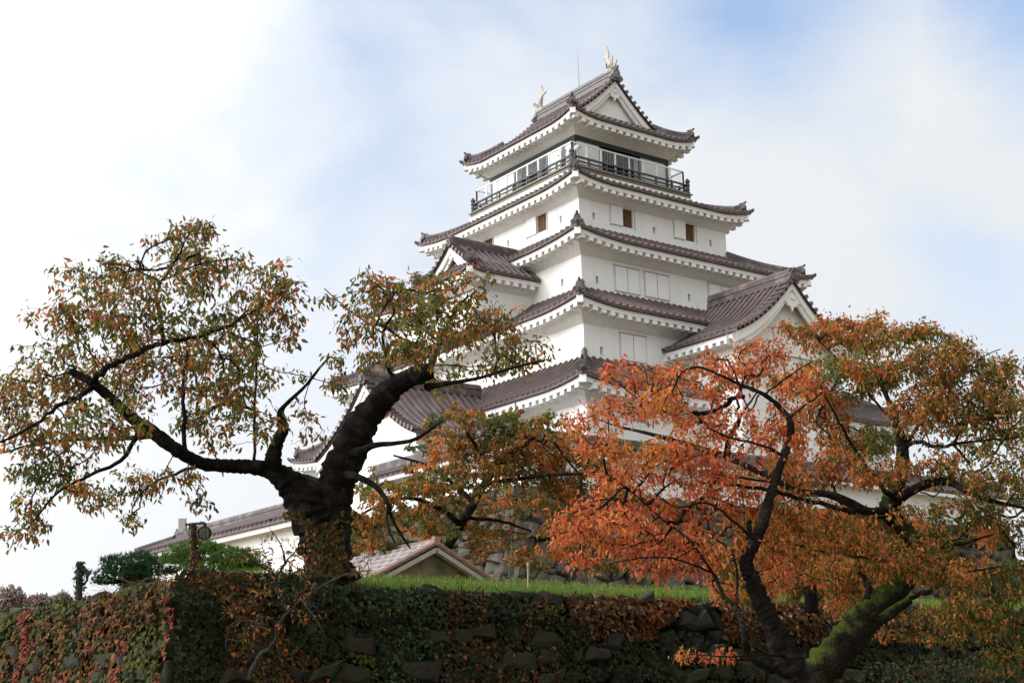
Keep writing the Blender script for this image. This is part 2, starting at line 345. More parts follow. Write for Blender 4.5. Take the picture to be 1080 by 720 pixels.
def gable_roof(parent, O, E, L0, L1, w, z_e, z_r, eave=True, verge=True, both=False, conc=.45, board=True, wall_mat=None, wall_in=.55, rooftile=None, base_z=None, oni=1.0, ridge_mat=None, ridge_h=.62, flare=.0, name='gable_roof', ridge_to=None):
    """Gable roof: O origin (x, y), E outward axis, ridge from L0 to L1 (front)."""
    O = np.array([O[0], O[1], 0.0]); E = np.array(E, float); T = np.cross(Z, E)
    tile = MB(); ev = MB(); rm = MB(); bd = MB(); gw = MB(); gy = MB()
    prof = lambda q: z_e+(z_r-z_e)*((1-conc)*q+conc*q*q)
    P = lambda e, sgn, q, dz=0.0: O+E*e+T*(sgn*w*(1-q))+Z*(prof(q)+dz)
    qs = np.linspace(0, 1, 9)
    fronts = [L1]+([L0] if both else [])
    bds = []; gws = []; gys = []; evs = []
    for sg in (-1, 1):
        v = [P(e, sg, q, .13) for q in qs for e in (L0, L1)]
        tile.add(v, [(2*i, 2*i+1, 2*i+3, 2*i+2) for i in range(8)])
        v = [P(e, sg, q, .0) for q in qs for e in (L0, L1)]
        tile.add(v, [(2*i, 2*i+2, 2*i+3, 2*i+1) for i in range(8)])
        tile.quad(P(L0, sg, 0, .13), P(L0, sg, 0), P(L1, sg, 0), P(L1, sg, 0, .13))
        lim = [L0+(.5 if both else 0), L1-.62]
        k0 = int(math.ceil(lim[0]/PITCH)); k1 = int(math.floor(lim[1]/PITCH))
        for k in range(k0, k1+1):
            half_rib(tile, [P(k*PITCH, sg, q, .14) for q in np.linspace(0, .97, 7)], E, .085)
        for L_, di in [(f, 1 if f == L1 else -1) for f in fronts]:
            # verge: row of short cross tiles and a bordering course
            half_rib(tile, [P(L_-di*.60, sg, q, .16) for q in np.linspace(0, .97, 8)], E, .11)
            slope_len = math.hypot(w, z_r-z_e); n = int(slope_len/.34)
            for i in range(n):
                q = (i+.4)/n
                pa, pb = P(L_+di*.04, sg, q, .16), P(L_-di*.52, sg, q, .16)
                sl = nrmz(P(0, sg, min(1, q+.02))-P(0, sg, max(0, q-.02)))
                half_rib(tile, [pa, pb], sl, .095)
            if board:
                bd = MB(); bds.append(bd)
                for (ins, h, th, dz) in ((.10, .46, .14, -.02), (.22, .66, .10, -.12)):   # stepped white bargeboard
                    o_ = L_-di*ins
                    for i in range(8):
                        a0, a1 = P(o_, sg, qs[i], dz), P(o_, sg, qs[i+1], dz)
                        b0, b1 = a0-Z*h*(1.0-.25*qs[i]), a1-Z*h*(1.0-.25*qs[i+1]); t_ = E*(di*th)
                        bd.add([a0, b0, b1, a1, a0-t_, b0-t_, b1-t_, a1-t_], [(0, 1, 2, 3), (4, 7, 6, 5), (1, 5, 6, 2), (0, 3, 7, 4)])
        if eave:
            ev = MB(); evs.append(ev)
            f0 = P(L0, sg, 0)-T*(sg*.13); f1 = P(L1-.15, sg, 0)-T*(sg*.13)
            ev.quad(f0, f1, f1-Z*.22, f0-Z*.22); ev.quad(f0-Z*.22, f1-Z*.22, f1-Z*.22-T*sg*.1, f0-Z*.22-T*sg*.1)
            ev.quad(f0-Z*.16, f1-Z*.16, f1-Z*.55-T*sg*1.0, f0-Z*.55-T*sg*1.0)
            for k in range(int(L0/.5)+1, int((L1-.3)/.5)+1):
                o_ = P(k*.5, sg, 0, -.30)-T*(sg*.12); ev.bar(o_, o_-T*(sg*.42)-Z*.02, .25, .21)
    for L_, di in [(f, 1 if f == L1 else -1) for f in fronts]:
        # plastered gable field and carved pendant
        e0 = L_-di*wall_in; gw = MB(); gy = MB(); gws.append(gw); gys.append(gy)
        bz = base_z if base_z is not None else z_e-.15
        left = [P(e0, -1, q, .02) for q in qs]; right = [P(e0, 1, q, .02) for q in qs[::-1]]
        ring = [np.array([left[0][0], left[0][1], bz])]+left+right[1:]+[np.array([right[-1][0], right[-1][1], bz])]
        gw.add(ring, [tuple(range(len(ring))) if di > 0 else tuple(range(len(ring)))[::-1]])
        sc = min(1.0, w/3.2)
        top = P(L_-di*.20, 1, 1, -.62*sc-.1)
        gegyo = [(0, .25), (-.22, .08), (-.48, .0), (-.72, -.14), (-.62, -.30), (-.40, -.26), (-.26, -.44), (-.12, -.42), (0, -.68), (.12, -.42), (.26, -.44), (.40, -.26), (.62, -.30), (.72, -.14), (.48, 0), (.22, .08)]
        gy.prism([(x*sc, y*sc) for x, y in gegyo], top, T*di, Z, .10)
        gy.prism([(.12*sc*math.cos(i*math.pi/4), .12*sc*math.sin(i*math.pi/4)-.02) for i in range(8)], top+E*di*.08, T*di, Z, .08)
    b0 = L0 if ridge_to is None else ridge_to
    pts = [P(e, 1, 1, .10) for e in np.linspace(b0, L1-.05, 6)]
    ridge_bar(rm, pts, .36, ridge_h)
    for L_, di in [(f, 1 if f == L1 else -1) for f in fronts]:
        onigawara(rm, P(L_-di*.02, 1, 1, -.06), E*di, 1.35*oni)
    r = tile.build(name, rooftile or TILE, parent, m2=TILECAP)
    for q in evs: q.build('eave', TRIM, r)
    rm.build('ridge', ridge_mat or RIDGE, r)
    for q in bds: q.build('bargeboard', TRIM, r)
    for q in gws: q.build('gable_field', wall_mat or PLASTER, r)
    for q in gys: q.build('gable_pendant', TRIM, r)
    return r

def wall_face(mb, C, T, Nn, h, b, z0, z1, holes=(), depth=.24):
    """Wall rectangle on the plane at distance b along Nn, half length h, with recessed openings."""
    C = np.array([C[0], C[1], 0.0]); P = lambda s, z, d=0: C+T*s+Nn*(b-d)+Z*z
    xs = sorted({-h, h, *[q for o in holes for q in o[:2]]}); zs = sorted({z0, z1, *[q for o in holes for q in o[2:4]]})
    for i in range(len(xs)-1):
        for j in range(len(zs)-1):
            cx, cz = (xs[i]+xs[i+1])/2, (zs[j]+zs[j+1])/2
            if any(o[0] < cx < o[1] and o[2] < cz < o[3] for o in holes): continue
            mb.quad(P(xs[i], zs[j]), P(xs[i+1], zs[j]), P(xs[i+1], zs[j+1]), P(xs[i], zs[j+1]))
    for a, c, e, f in holes:
        for p, q in (((a, e), (c, e)), ((c, e), (c, f)), ((c, f), (a, f)), ((a, f), (a, e))):
            mb.quad(P(*p), P(*q), P(*q, depth), P(*p, depth))

# ------------------------------------------------------------------ setting: ground
g = MB(); g.quad((-3000, -3000, 0), (3000, -3000, 0), (3000, 3000, 0), (-3000, 3000, 0))
tag(g.build('ground', GROUND), kind='structure')
WX, WY, WZ = 40.3, -39.7, 3.3           # corner and height of the moat-side wall
def bank(x, y):                          # the grass bank behind the wall
    dx, dy = WX-.25-x, y-(WY+.25); d = min(dx, dy)
    k = min(1.0, max(0.0, d/1.9)); h = .34*(k*k*(3-2*k))
    h += .05*mnoise.noise(Vector((x*.35, y*.35, 0)))*k
    h -= .25*min(1.0, max(0.0, (d-3)/5))
    return WZ+h-.02
g = MB()
xs = [WX-.25-q for q in (0, .3, .6, .9, 1.2, 1.6, 2.0, 2.5, 3, 4, 5, 6.5, 8, 11, 16, 25, 40, 60, 90, 140, 220)]
ys = [WY+.25+q for q in (0, .3, .6, .9, 1.2, 1.6, 2.0, 2.5, 3, 3.5, 4, 5, 6, 7, 8, 9, 10, 11.5, 13, 15, 17, 20, 24, 28, 34, 42, 60, 90, 140, 220)]
v = [(x, y, bank(x, y)) for x in xs for y in ys]; n = len(ys)
g.add(v, [(i*n+j, i*n+j+1, (i+1)*n+j+1, (i+1)*n+j) for i in range(len(xs)-1) for j in range(n-1)])
bg_o = tag(g.build('bailey_ground', TURF, smooth=True), kind='structure')
bg_o.data.materials.append(GRAVEL)       # the court behind the bank is raked gravel
for pl in bg_o.data.polygons:
    c = pl.center
    if min(WX-.25-c.x, c.y-(WY+.25)) > 4.2: pl.material_index = 1

# ------------------------------------------------------------------ stone walls
def stone_field(mb, surf, nu, nv, gap=.04, bulge=.12, jit=.34, seed=1, cull=None):
    """Irregular fitted stones on surf(u, v) -> (point, outward); u, v in 0..1."""
    rs = random.Random(seed)
    J = {}
    for j in range(nv+1):
        for i in range(2*nu+2):
            J[i, j] = ((rs.random()-.5)*jit*1.6, (rs.random()-.5)*jit*(0 if j in (0,) else 1))
    def node(i, j, shift): 
        a, b = J[i % (2*nu+2), j]; return ((i/2+a*.5)/nu, (j+b)/nv)
    for j in range(nv):
        i = (j % 2)-1
        while i < 2*nu:
            wd = rs.choice((2, 2, 2, 3, 1, 3))
            i2 = min(i+wd, 2*nu)
            a, b = max(i, 0), i2
            if b > a:
                pl = [node(a, j, 0), ] + [node((a+b)//2, j, 0)]*(b-a > 1) + [node(b, j, 0), node(b, j+1, 0)] + [node((a+b)//2, j+1, 0)]*(b-a > 1) + [node(a, j+1, 0)]
                cu_, cv_ = sum(p[0] for p in pl)/len(pl), sum(p[1] for p in pl)/len(pl)
                pl = [(min(max(p[0], 0), 1), min(max(p[1], 0), 1)) for p in pl]
                P0, Nn = surf(cu_, cv_)
                bl = bulge*(.5+rs.random())
                tilt = np.array([rs.uniform(-1, 1), rs.uniform(-1, 1), rs.uniform(-1.2, 1.2)])*bl
                def ringp(k, out): 
                    r = []
                    for (uu, vv) in pl:
                        q, nn = surf(cu_+(uu-cu_)*k, cv_+(vv-cv_)*k); r.append(q+nn*out+tilt*(1 if out > 0 else 0)*np.dot(q-P0, q-P0+1e-6)**.5)
                    return r
                sc = max(.5, 1-gap*2.2)
                r0, r1, ra, r2 = ringp(sc+.03, -.15), ringp(sc, bl*.25), ringp(sc*.86, bl*.75), ringp(sc*.55, bl)
                k = len(pl)
                mb.add(r0+r1+ra+r2, [(h_*k+q, h_*k+(q+1) % k, (h_+1)*k+(q+1) % k, (h_+1)*k+q) for h_ in range(3) for q in range(k)]+[tuple(range(3*k, 4*k))])
            i = i2

def build_keep_base():
    root = empty('stone_base', (5, -5, 3.0), 'high sloping base of rough fitted stones carrying the white castle keep', 'stone base')
    z0, z1 = 3.0, 9.2; ax0, ax1, ay0, ay1 = -20.0, 17.4, -17.6, 11.2
    off = lambda h: 2.3*(1-h)**1.6
    def east(u, h): o = off(h); return np.array([ax1+o, (ay0-o)+(ay1-ay0+2*o)*u, z0+(z1-z0)*h]), nrmz((1, 0, .25))
    def south(u, h): o = off(h); return np.array([(ax0-o)+(ax1-ax0+2*o)*u, ay0-o, z0+(z1-z0)*h]), nrmz((0, -1, .25))
    def north(u, h): o = off(h); return np.array([(ax0-o)+(ax1-ax0+2*o)*u, ay1+o, z0+(z1-z0)*h]), nrmz((0, 1, .25))
    m = MB()
    stone_field(m, east, 38, 13, seed=3, bulge=.26, gap=.02, jit=.75); stone_field(m, south, 48, 13, seed=4, bulge=.26, gap=.02, jit=.75); stone_field(m, north, 30, 10, seed=5, bulge=.2, gap=.03, jit=.6)
    for h in range(11):      # long cornerstones, alternately laid
        hh = (h+.5)/11; o = off(hh); c = np.array([ax1+o-.42, ay0-o+.42, z0+(z1-z0)*hh])
        lx, ly = (1.5, .95) if h % 2 else (.95, 1.5)
        m.obox(c+np.array([-(lx-.95)/2, (ly-.95)/2, 0])+np.array([random.uniform(0, .06), random.uniform(-.06, 0), 0]), X*lx/2, Y*ly/2, nrmz((-.30, .30, 1))*.27)
    m.build('stone_facing', BASESTONE, root)
    c = MB(); lv = [0, .15, .35, .6, .8, 1]
    for a, b in zip(lv[:-1], lv[1:]):
        oa, ob = off(a)-.12, off(b)-.12; za, zb = z0+(z1-z0)*a, z0+(z1-z0)*b
        ra = [(ax0-oa, ay0-oa, za), (ax1+oa, ay0-oa, za), (ax1+oa, ay1+oa, za), (ax0-oa, ay1+oa, za)]
        rb = [(ax0-ob, ay0-ob, zb), (ax1+ob, ay0-ob, zb), (ax1+ob, ay1+ob, zb), (ax0-ob, ay1+ob, zb)]
        c.add(ra+rb, [(i, (i+1) % 4, 4+(i+1) % 4, 4+i) for i in range(4)])
    c.quad((ax0, ay0, z1-.02), (ax1, ay0, z1-.02), (ax1, ay1, z1-.02), (ax0, ay1, z1-.02))
    c.build('rubble_core', SOIL, root)
build_keep_base()

def build_moat_wall():
    root = empty('retaining_wall', (WX, WY, 0), 'dark mossy stone retaining wall overgrown with ivy along the bottom of the view', 'retaining wall')
    def east(u, h): return np.array([WX+.35*(1-h), WY-.35*(1-h)+32*u, WZ*h]), nrmz((1, 0, .1))
    def south(u, h): return np.array([WX+.35*(1-h)-34*u, WY-.35*(1-h), WZ*h]), nrmz((0, -1, .1))
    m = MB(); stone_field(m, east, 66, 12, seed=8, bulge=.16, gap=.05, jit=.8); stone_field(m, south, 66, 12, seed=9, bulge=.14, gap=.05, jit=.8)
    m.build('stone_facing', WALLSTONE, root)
    c = MB(); b = -.10
    pts = lambda d, z, e: [(-240, WY-d, z), (WX+d, WY-d, z), (WX+d, 240, z)]
    lo, hi = pts(.35+b, 0, 0), pts(b, WZ-.03, 0); bk = [(-240, WY+.35, WZ-.03), (WX-.35, WY+.35, WZ-.03), (WX-.35, 240, WZ-.03)]
    c.add(lo+hi+bk, [(0, 1, 4, 3), (1, 2, 5, 4), (3, 4, 7, 6), (4, 5, 8, 7)])
    c.build('earth_core', SOIL, root)
build_moat_wall()

# ------------------------------------------------------------------ the keep
KEEP = empty('castle_keep', (0, 0, 9.2), 'white five-storey castle keep with dark tiled tiered roofs', 'castle')
TIER = {1: (13.09, 10.81, 14.59, 1.75), 2: (11.48, 9.53, 18.64, 1.62), 3: (9.55, 7.97, 22.65, 1.72), 4: (7.20, 6.08, 26.59, .96)}
OV = 1.02
U = .34
WALLS = {1: (12.07, 9.79), 2: (10.46, 8.51), 3: (8.53, 6.95), 4: (6.18, 5.06)}
INNER = {1: WALLS[2], 2: WALLS[3], 3: WALLS[4], 4: (4.50, 4.02)}
rooftop = lambda i: TIER[i][2]+.07+.13+TIER[i][3]

def px_s(px, py, i):      # window corner seen on the long (south) wall / the gable-side (east) wall of storey i
    p = on_plane(px, py, 1, -WALLS[i][1]); return p[0], p[2]
def px_e(px, py, i):
    p = on_plane(px, py, 0, WALLS[i][0]); return p[1], p[2]
holes = {k: {'S': [], 'E': []} for k in WALLS}
def window(i, face, cx, cy, w, h, shut=None, lattice=True):
    """Window on storey i: sliding plaster shutter beside a wooden lattice, sizes in metres around a centre."""
    f = px_s if face == 'S' else px_e
    s, z = f(cx, cy, i); b = WALLS[i][1] if face == 'S' else WALLS[i][0]
    T, Nn = (X, -Y) if face == 'S' else (Y, X)
    P = lambda q, zz, d: T*q+Nn*(b+d)+Z*zz
    holes[i][face].append((s-w/2, s+w/2, z-h/2, z+h/2))
    fr = MB(); sg = -1 if shut == 'L' else 1
    a, c = (s-w/2-w*1.12, s+w/2+.10)
    # thin grey strips painting the shadow line round shutter and lattice
    fr.obox(P((a+c)/2, z+h/2+.07, .025), T*(c-a)/2, Nn*.035, Z*.028)
    fr.obox(P(a, z, .02), T*.022, Nn*.03, Z*(h/2+.07)); fr.obox(P(c, z, .02), T*.022, Nn*.03, Z*(h/2+.07))
    o = fr.build('window', SHUTLINE, KEEP)
    sh = MB(); sh.obox(P(s-w/2-w*.55, z, .03), T*w*.53, Nn*.05, Z*h/2); sh.build('shutter', SHUT, o)
    lt = MB(); lt.obox(P(s, z, -.21), T*w/2, Nn*.02, Z*h/2)
    n = 6
    for k in range(n): lt.obox(P(s-w/2+w*(k+.5)/n, z, -.13), T*w/n*.27, Nn*.05, Z*h/2)
    lt.build('lattice', LATTICE, o)
def closed_window(i, face, x0, y0, x1, y1, h):
    f = px_s if face == 'S' else px_e; s0, z0 = f(x0, y0, i); s1, z1 = f(x1, y1, i); z = (z0+z1)/2
    b = WALLS[i][1] if face == 'S' else WALLS[i][0]; T, Nn = (X, -Y) if face == 'S' else (Y, X)
    P = lambda q, zz, d: T*q+Nn*(b+d)+Z*zz
    fr = MB(); fr.obox(P((s0+s1)/2, z+h/2+.05, .03), T*((s1-s0)/2+.06), Nn*.04, Z*.03)
    for q in (s0, (s0+s1)/2, s1): fr.obox(P(q, z, .02), T*.02, Nn*.03, Z*h/2)  # grey strips paint the shadow lines round and between the leaves
    o = fr.build('window', SHUTLINE, KEEP)
    m = (s0+s1)/2
    for u, v_ in ((s0+.04, m-.035), (m+.035, s1-.04)):
        sh = MB(); sh.obox(P((u+v_)/2, z, .03), T*(v_-u)/2, Nn*.045, Z*(h/2-.02)); sh.build('shutter', SHUT, o)
def loophole(i, face, px, py):
    f = px_s if face == 'S' else px_e; s, z = f(px, py, i)
    holes[i][face].append((s-.09, s+.09, z-.19, z+.19))
    b = WALLS[i][1] if face == 'S' else WALLS[i][0]; T, Nn = (X, -Y) if face == 'S' else (Y, X)
    m = MB(); m.obox(T*s+Nn*(b-.20)+Z*z, T*.089, Nn*.03, Z*.189); m.build('loophole', SHUTLINE, KEEP)
window(4, 'S', 571.2, 234.8, .78, .98); window(4, 'S', 515, 258, .78, .98)
window(4, 'E', 661.8, 230.5, .72, .98); window(4, 'E', 727.6, 245.2, .72, .98)
for q in ((591.3, 231.5), (536, 257)): loophole(4, 'S', *q)
for q in ((626.5, 228), (690, 243.3), (749.6, 256.5)): loophole(4, 'E', *q)
closed_window(3, 'E', 648, 294, 674, 298, 1.25); closed_window(3, 'E', 679.5, 300, 705, 304.5, 1.25); closed_window(3, 'E', 747, 312, 774, 316.5, 1.25)
loophole(3, 'S', 593, 298); loophole(3, 'E', 630, 295.3); loophole(3, 'E', 727, 314)
closed_window(2, 'E', 653.5, 366, 681, 369, 1.25); loophole(2, 'E', 634.5, 370); loophole(1, 'E', 650, 456)
for q in ((560, 370), (480, 400)): loophole(2, 'S', *q)

for i in (1, 2, 3, 4):
    aw, bw = WALLS[i]; z0 = (rooftop(i-1)-.35) if i > 1 else 9.15; z1 = TIER[i][2]+.25
    m = MB()
    wall_face(m, (0, 0), X, -Y, aw, bw, z0, z1, holes[i]['S']); wall_face(m, (0, 0), Y, X, bw, aw, z0, z1, holes[i]['E'])
    wall_face(m, (0, 0), -X, Y, aw, bw, z0, z1); wall_face(m, (0, 0), -Y, -X, bw, aw, z0, z1)
    m.build('storey_wall', PLASTER, KEEP)
    a, b, z, rise = TIER[i]; r = Roof(); r.skirt((0, 0), a, INNER[i][0], b, INNER[i][1], z+.07, rise, U, aw, bw)
    r.build(KEEP)

# balcony storey
AW5, BW5, PZ = 3.80, 3.22, 28.52
m = MB(); m.box((0, 0, 28.12), 9.32, 8.42, .24); m.build('balcony_skirt', TRIM, KEEP)
m = MB(); m.box((0, 0, 28.36), 9.2, 8.3, .24); m.build('balcony_beam', BRONZE, KEEP)
m = MB(); m.box((0, 0, 28.50), 9.40, 8.5, .045); m.build('balcony_floor', CREAM, KEEP)
def storey5():
    w = MB(); bl = MB(); dks = []; z0, z1 = PZ, 31.0
    for T, Nn, h, b, op in ((X, -Y, AW5, BW5, (-1.55, 1.35)), (Y, X, BW5, AW5, (-1.55, 1.20)), (-X, Y, AW5, BW5, (-1.5, 1.5)), (-Y, -X, BW5, AW5, (-1.3, 1.3))):
        wall_face(w, (0, 0), T, Nn, h, b, z0, z1, [(op[0], op[1], z0+.02, z1-.05)], .5)
        P = lambda q, z, d: T*q+Nn*(b+d)+Z*z
        dk = MB(); dks.append(dk); dk.obox(P((op[0]+op[1])/2, (z0+z1)/2, -.48), T*(op[1]-op[0])/2, Nn*.02, Z*(z1-z0)/2)
        bl.obox(P(0, z1-.46, .02), T*(h+.06), Nn*.07, Z*.22)
        bl.obox(P(h-.04, (z0+z1)/2, .012), T*.08, Nn*.06, Z*((z1-z0)/2-.02))
        for q in op: bl.obox(P(q, (z0+z1-.5)/2, .01), T*.06, Nn*.05, Z*((z1-z0-.5)/2))
        for q in (op[0]*.33+op[1]*.67, op[0]*.67+op[1]*.33): bl.obox(P(q, (z0+z1-.5)/2, -.3), T*.05, Nn*.05, Z*((z1-z0-.5)/2))
        bl.obox(P(0, z0+.10, .012), T*h, Nn*.05, Z*.08)
    o = w.build('storey_wall', PLASTER, KEEP); bl.build('timber_frame', BLACK, o); [d.build('dark_doorway', DARKIN, o) for d in dks]
storey5()
def balustrade():
    A, B = 4.50, 4.06; m = MB()
    cs = [np.array([sx*A, sy*B, 0]) for sx, sy in ((1, -1), (1, 1), (-1, 1), (-1, -1))]
    for i in range(4):
        p, q = cs[i], cs[(i+1) % 4]; d = nrmz(q-p); n = 7
        for z, w, h in ((PZ+.08, .11, .10), (PZ+.30, .07, .07), (PZ+.54, .10, .08)): m.bar(p+Z*z-d*.12, q+Z*z+d*.12, w, h)
        for k in range(1, n): c = p+(q-p)*k/n; m.box(c+Z*(PZ+.28), .09, .09, .52)
    o = m.build('balustrade', RAIL, KEEP)
    for c in cs:
        pm = MB(); pm.tube([c+Z*(PZ-.02), c+Z*(PZ+.70), c+Z*(PZ+.72), c+Z*(PZ+.79), c+Z*(PZ+.86), c+Z*(PZ+.95)], [.10, .10, .14, .14, .10, .02], 8); pm.build('corner_post', RAIL, o)
    A, B = 4.34, 3.90; m = MB(); ms = MB()
    cs = [np.array([sx*A, sy*B, 0]) for sx, sy in ((1, -1), (1, 1), (-1, 1), (-1, -1))]
    for i in range(4):
        p, q = cs[i], cs[(i+1) % 4]; ln = np.linalg.norm(q-p); n = int(round(ln/.98))
        for z in (PZ+.62, PZ+1.36): m.bar(p+Z*z, q+Z*z, .06, .07)
        for k in range(n+1): c = p+(q-p)*k/n; m.box(c+Z*(PZ+.68), .07, .07, 1.36)
        nm = int(ln/.11)
        for k in range(nm): c = p+(q-p)*(k+.5)/nm; ms.box(c+Z*(PZ+.99), .006, .006, .72)
        for k in range(6): z = PZ+.70+k*.11; ms.bar(p+Z*z, q+Z*z, .006, .006)
    o2 = m.build('safety_rail', STEELW, KEEP); ms.build('wire_mesh', STEELW, o2)
balustrade()

# top hip-and-gable roof
ZT = 31.12+.07
r = Roof(); r.skirt((0, 0), 5.07, 3.30, 4.39, 2.72, ZT, 1.08, U+.04, AW5, BW5); top_o = r.build(KEEP)
zg = ZT+1.08
gable_roof(KEEP, (0, 0), X, -3.55, 3.55, 2.72, zg, 34.68, eave=False, both=True, conc=.22, wall_in=.45, ridge_mat=GREYTILE, base_z=zg-.1)
def fish(x, d):
    """Roof-ridge dolphin-fish: curved body, raised forked tail, fins."""
    m = MB(); b = np.array([x, 0, 35.22]); d = np.array(d, float)
    spine = [(-.10, .0, .16), (.02, .12, .21), (.10, .30, .21), (.10, .52, .17), (.0, .74, .13), (-.12, .92, .09), (-.16, 1.06, .06)]
    m.tube([b-d*(-u)*1+Z*v for u, v, r_ in spine], [q[2] for q in spine], 10)
    t = b-d*.16+Z*1.05
    m.prism([(-.02, -.08), (-.42, .06), (-.30, .12), (-.10, .22), (.02, .62), (.14, .18), (.12, -.05)], t, d, Z, .07)
    m.prism([(0, 0), (.16, .26), (.20, .52), (.0, .30)], b+d*.10+Z*.45, d, Z, .06)
    m.prism([(0, -.10), (.34, .12), (.48, .38), (.10, .16)], b+d*.16+Z*.22, d, Z, .06)
    m.prism([(-.32, -.05), (.30, -.05), (.34, .10), (.10, .22), (-.30, .20)], b, d, Z, .34)
    for s_ in (-1, 1): m.prism([(0, 0), (.30, .16), (.24, .34), (.02, .18)], b+Y*s_*.2+Z*.25, nrmz(d+Y*s_*1.2), Z, .05)
    return m.build('roof_fish', ORN, KEEP)
fish(3.05, X); fish(-3.25, -X)
p = on_plane(606, 96, 1, -.35); m = MB(); m.tube([(p[0], 0.0, 34.9), (p[0]-.02, 0.0, 36.2), (p[0]-.06, 0.0, 37.75)], [.03, .024, .010], 6)
m.build('lightning_rod', METAL, KEEP)

# hip-and-gable bay on the left face, third tier (pieces hang directly on the keep: two levels at most)
def bay_roofs():
    cx, cy, a, b = 3.02, -8.35, 2.38, 2.85; z = 21.50
    w = MB(); w.box((cx, cy+.1, 20.3), 2*(a-.72), 2*(b-.80), 2.5); w.build('bay_wall', PLASTER, KEEP)
    r = Roof(); r.skirt((cx, cy), a, 1.64, b, 2.10, z, .66, .26, a-.75, b-.8, 'SEW'); r.build(KEEP)
    gable_roof(KEEP, (cx, cy), -Y, -1.7, 2.42, 1.66, z+.62, 23.36, eave=False, conc=.25, oni=.62, ridge_h=.32)
bay_roofs()
# big gabled bay on the right face
w = MB(); w.box((12.2, -.05, 13.4), 4.7, 5.9, 8.4); w.build('bay_wall', PLASTER, KEEP)
gable_roof(KEEP, (0, -.05), X, 9.9, 15.35, 3.80, 17.30, 20.15, conc=.50, base_z=16.8, wall_in=.7, oni=.8, ridge_h=.46)
# gabled wing at the foot of the left face
w = MB(); w.box((3.85, -12.4, 11.2), 7.3, 6.4, 4.1); w.build('wing_wall', PLASTER, KEEP)
gable_roof(KEEP, (3.85, 0), -Y, 9.0, 16.0, 4.35, 12.75, 15.75, conc=.5, base_z=12.3, wall_in=.45, oni=.8, ridge_to=9.6, ridge_h=.42)

# ------------------------------------------------------------------ plastered parapet wall on the stone base
def parapet():
    root = empty('parapet_wall', (17.1, -17.3, 9.2), 'low white plastered wall with small tiled roof along the edge of the stone base', 'wall')
    w = MB(); w.box((17.1, -3.0, 9.95), .5, 28.5, 1.5); w.box((12.0, -17.3, 9.95), 9.75, .5, 1.5); w.build('plaster_wall', PLASTER, root)
    t = MB(); e = MB(); rg = MB()
    for (O, E, L0, L1) in (((17.1, -17.3), Y, -.6, 28.8), ((17.1, -17.3), -X, -.6, 9.9)):
        O = np.array([*O, 0.0]); T = np.cross(Z, E); ze, zr, hw = 10.62, 11.05, .78
        P = lambda l, s, q: O+E*l+T*(s*hw*(1-q))+Z*(ze+(zr-ze)*q)
        for s in (-1, 1):
            t.quad(P(L0, s, 0), P(L1, s, 0), P(L1, s, 1), P(L0, s, 1)); t.quad(P(L0, s, 0), P(L0, s, 0)-Z*.1, P(L1, s, 0)-Z*.1, P(L1, s, 0))
            for k in range(int(L0/.4)+1, int(L1/.4)): half_rib(t, [P(k*.4, s, q)+Z*.02 for q in (0, .5, .98)], E, .08)
            e.bar(P(L0+.1, s, .12)-Z*.20, P(L1-.1, s, .12)-Z*.20, .16, .18)
            e.quad(P(L0, s, 0)-Z*.1, P(L0, s, .9)-Z*.42, P(L1, s, .9)-Z*.42, P(L1, s, 0)-Z*.1)
        ridge_bar(rg, [P(L0, 1, 1), P(L1, 1, 1)], .24, .30)
        onigawara(rg, P(L0-.02, 1, 1)-Z*.05, -E, .8)
    o = t.build('roof', TILE, root); e.build('eave', TRIM, o); rg.build('ridge', RIDGE, o)
    b = MB(); p = at(549, 464, np.dot(np.array([15.6, -16.2, 10.6])-CAM, fw)); q = p+cr*.95+Z*.42
parapet()
# plank propped on the parapet
p = on_plane(550, 463, 1, -16.6); q = on_plane(567.5, 455, 1, -16.2)
m = MB(); m.bar(p, q, .10, .12); m.bar(p-Z*.02, np.array([p[0]-.15, p[1]+.2, 9.2]), .08, .08)
tag(m.build('wooden_prop', LIGHTWOOD), 'pale wooden spar slanting up just above the tiled parapet', 'timber')

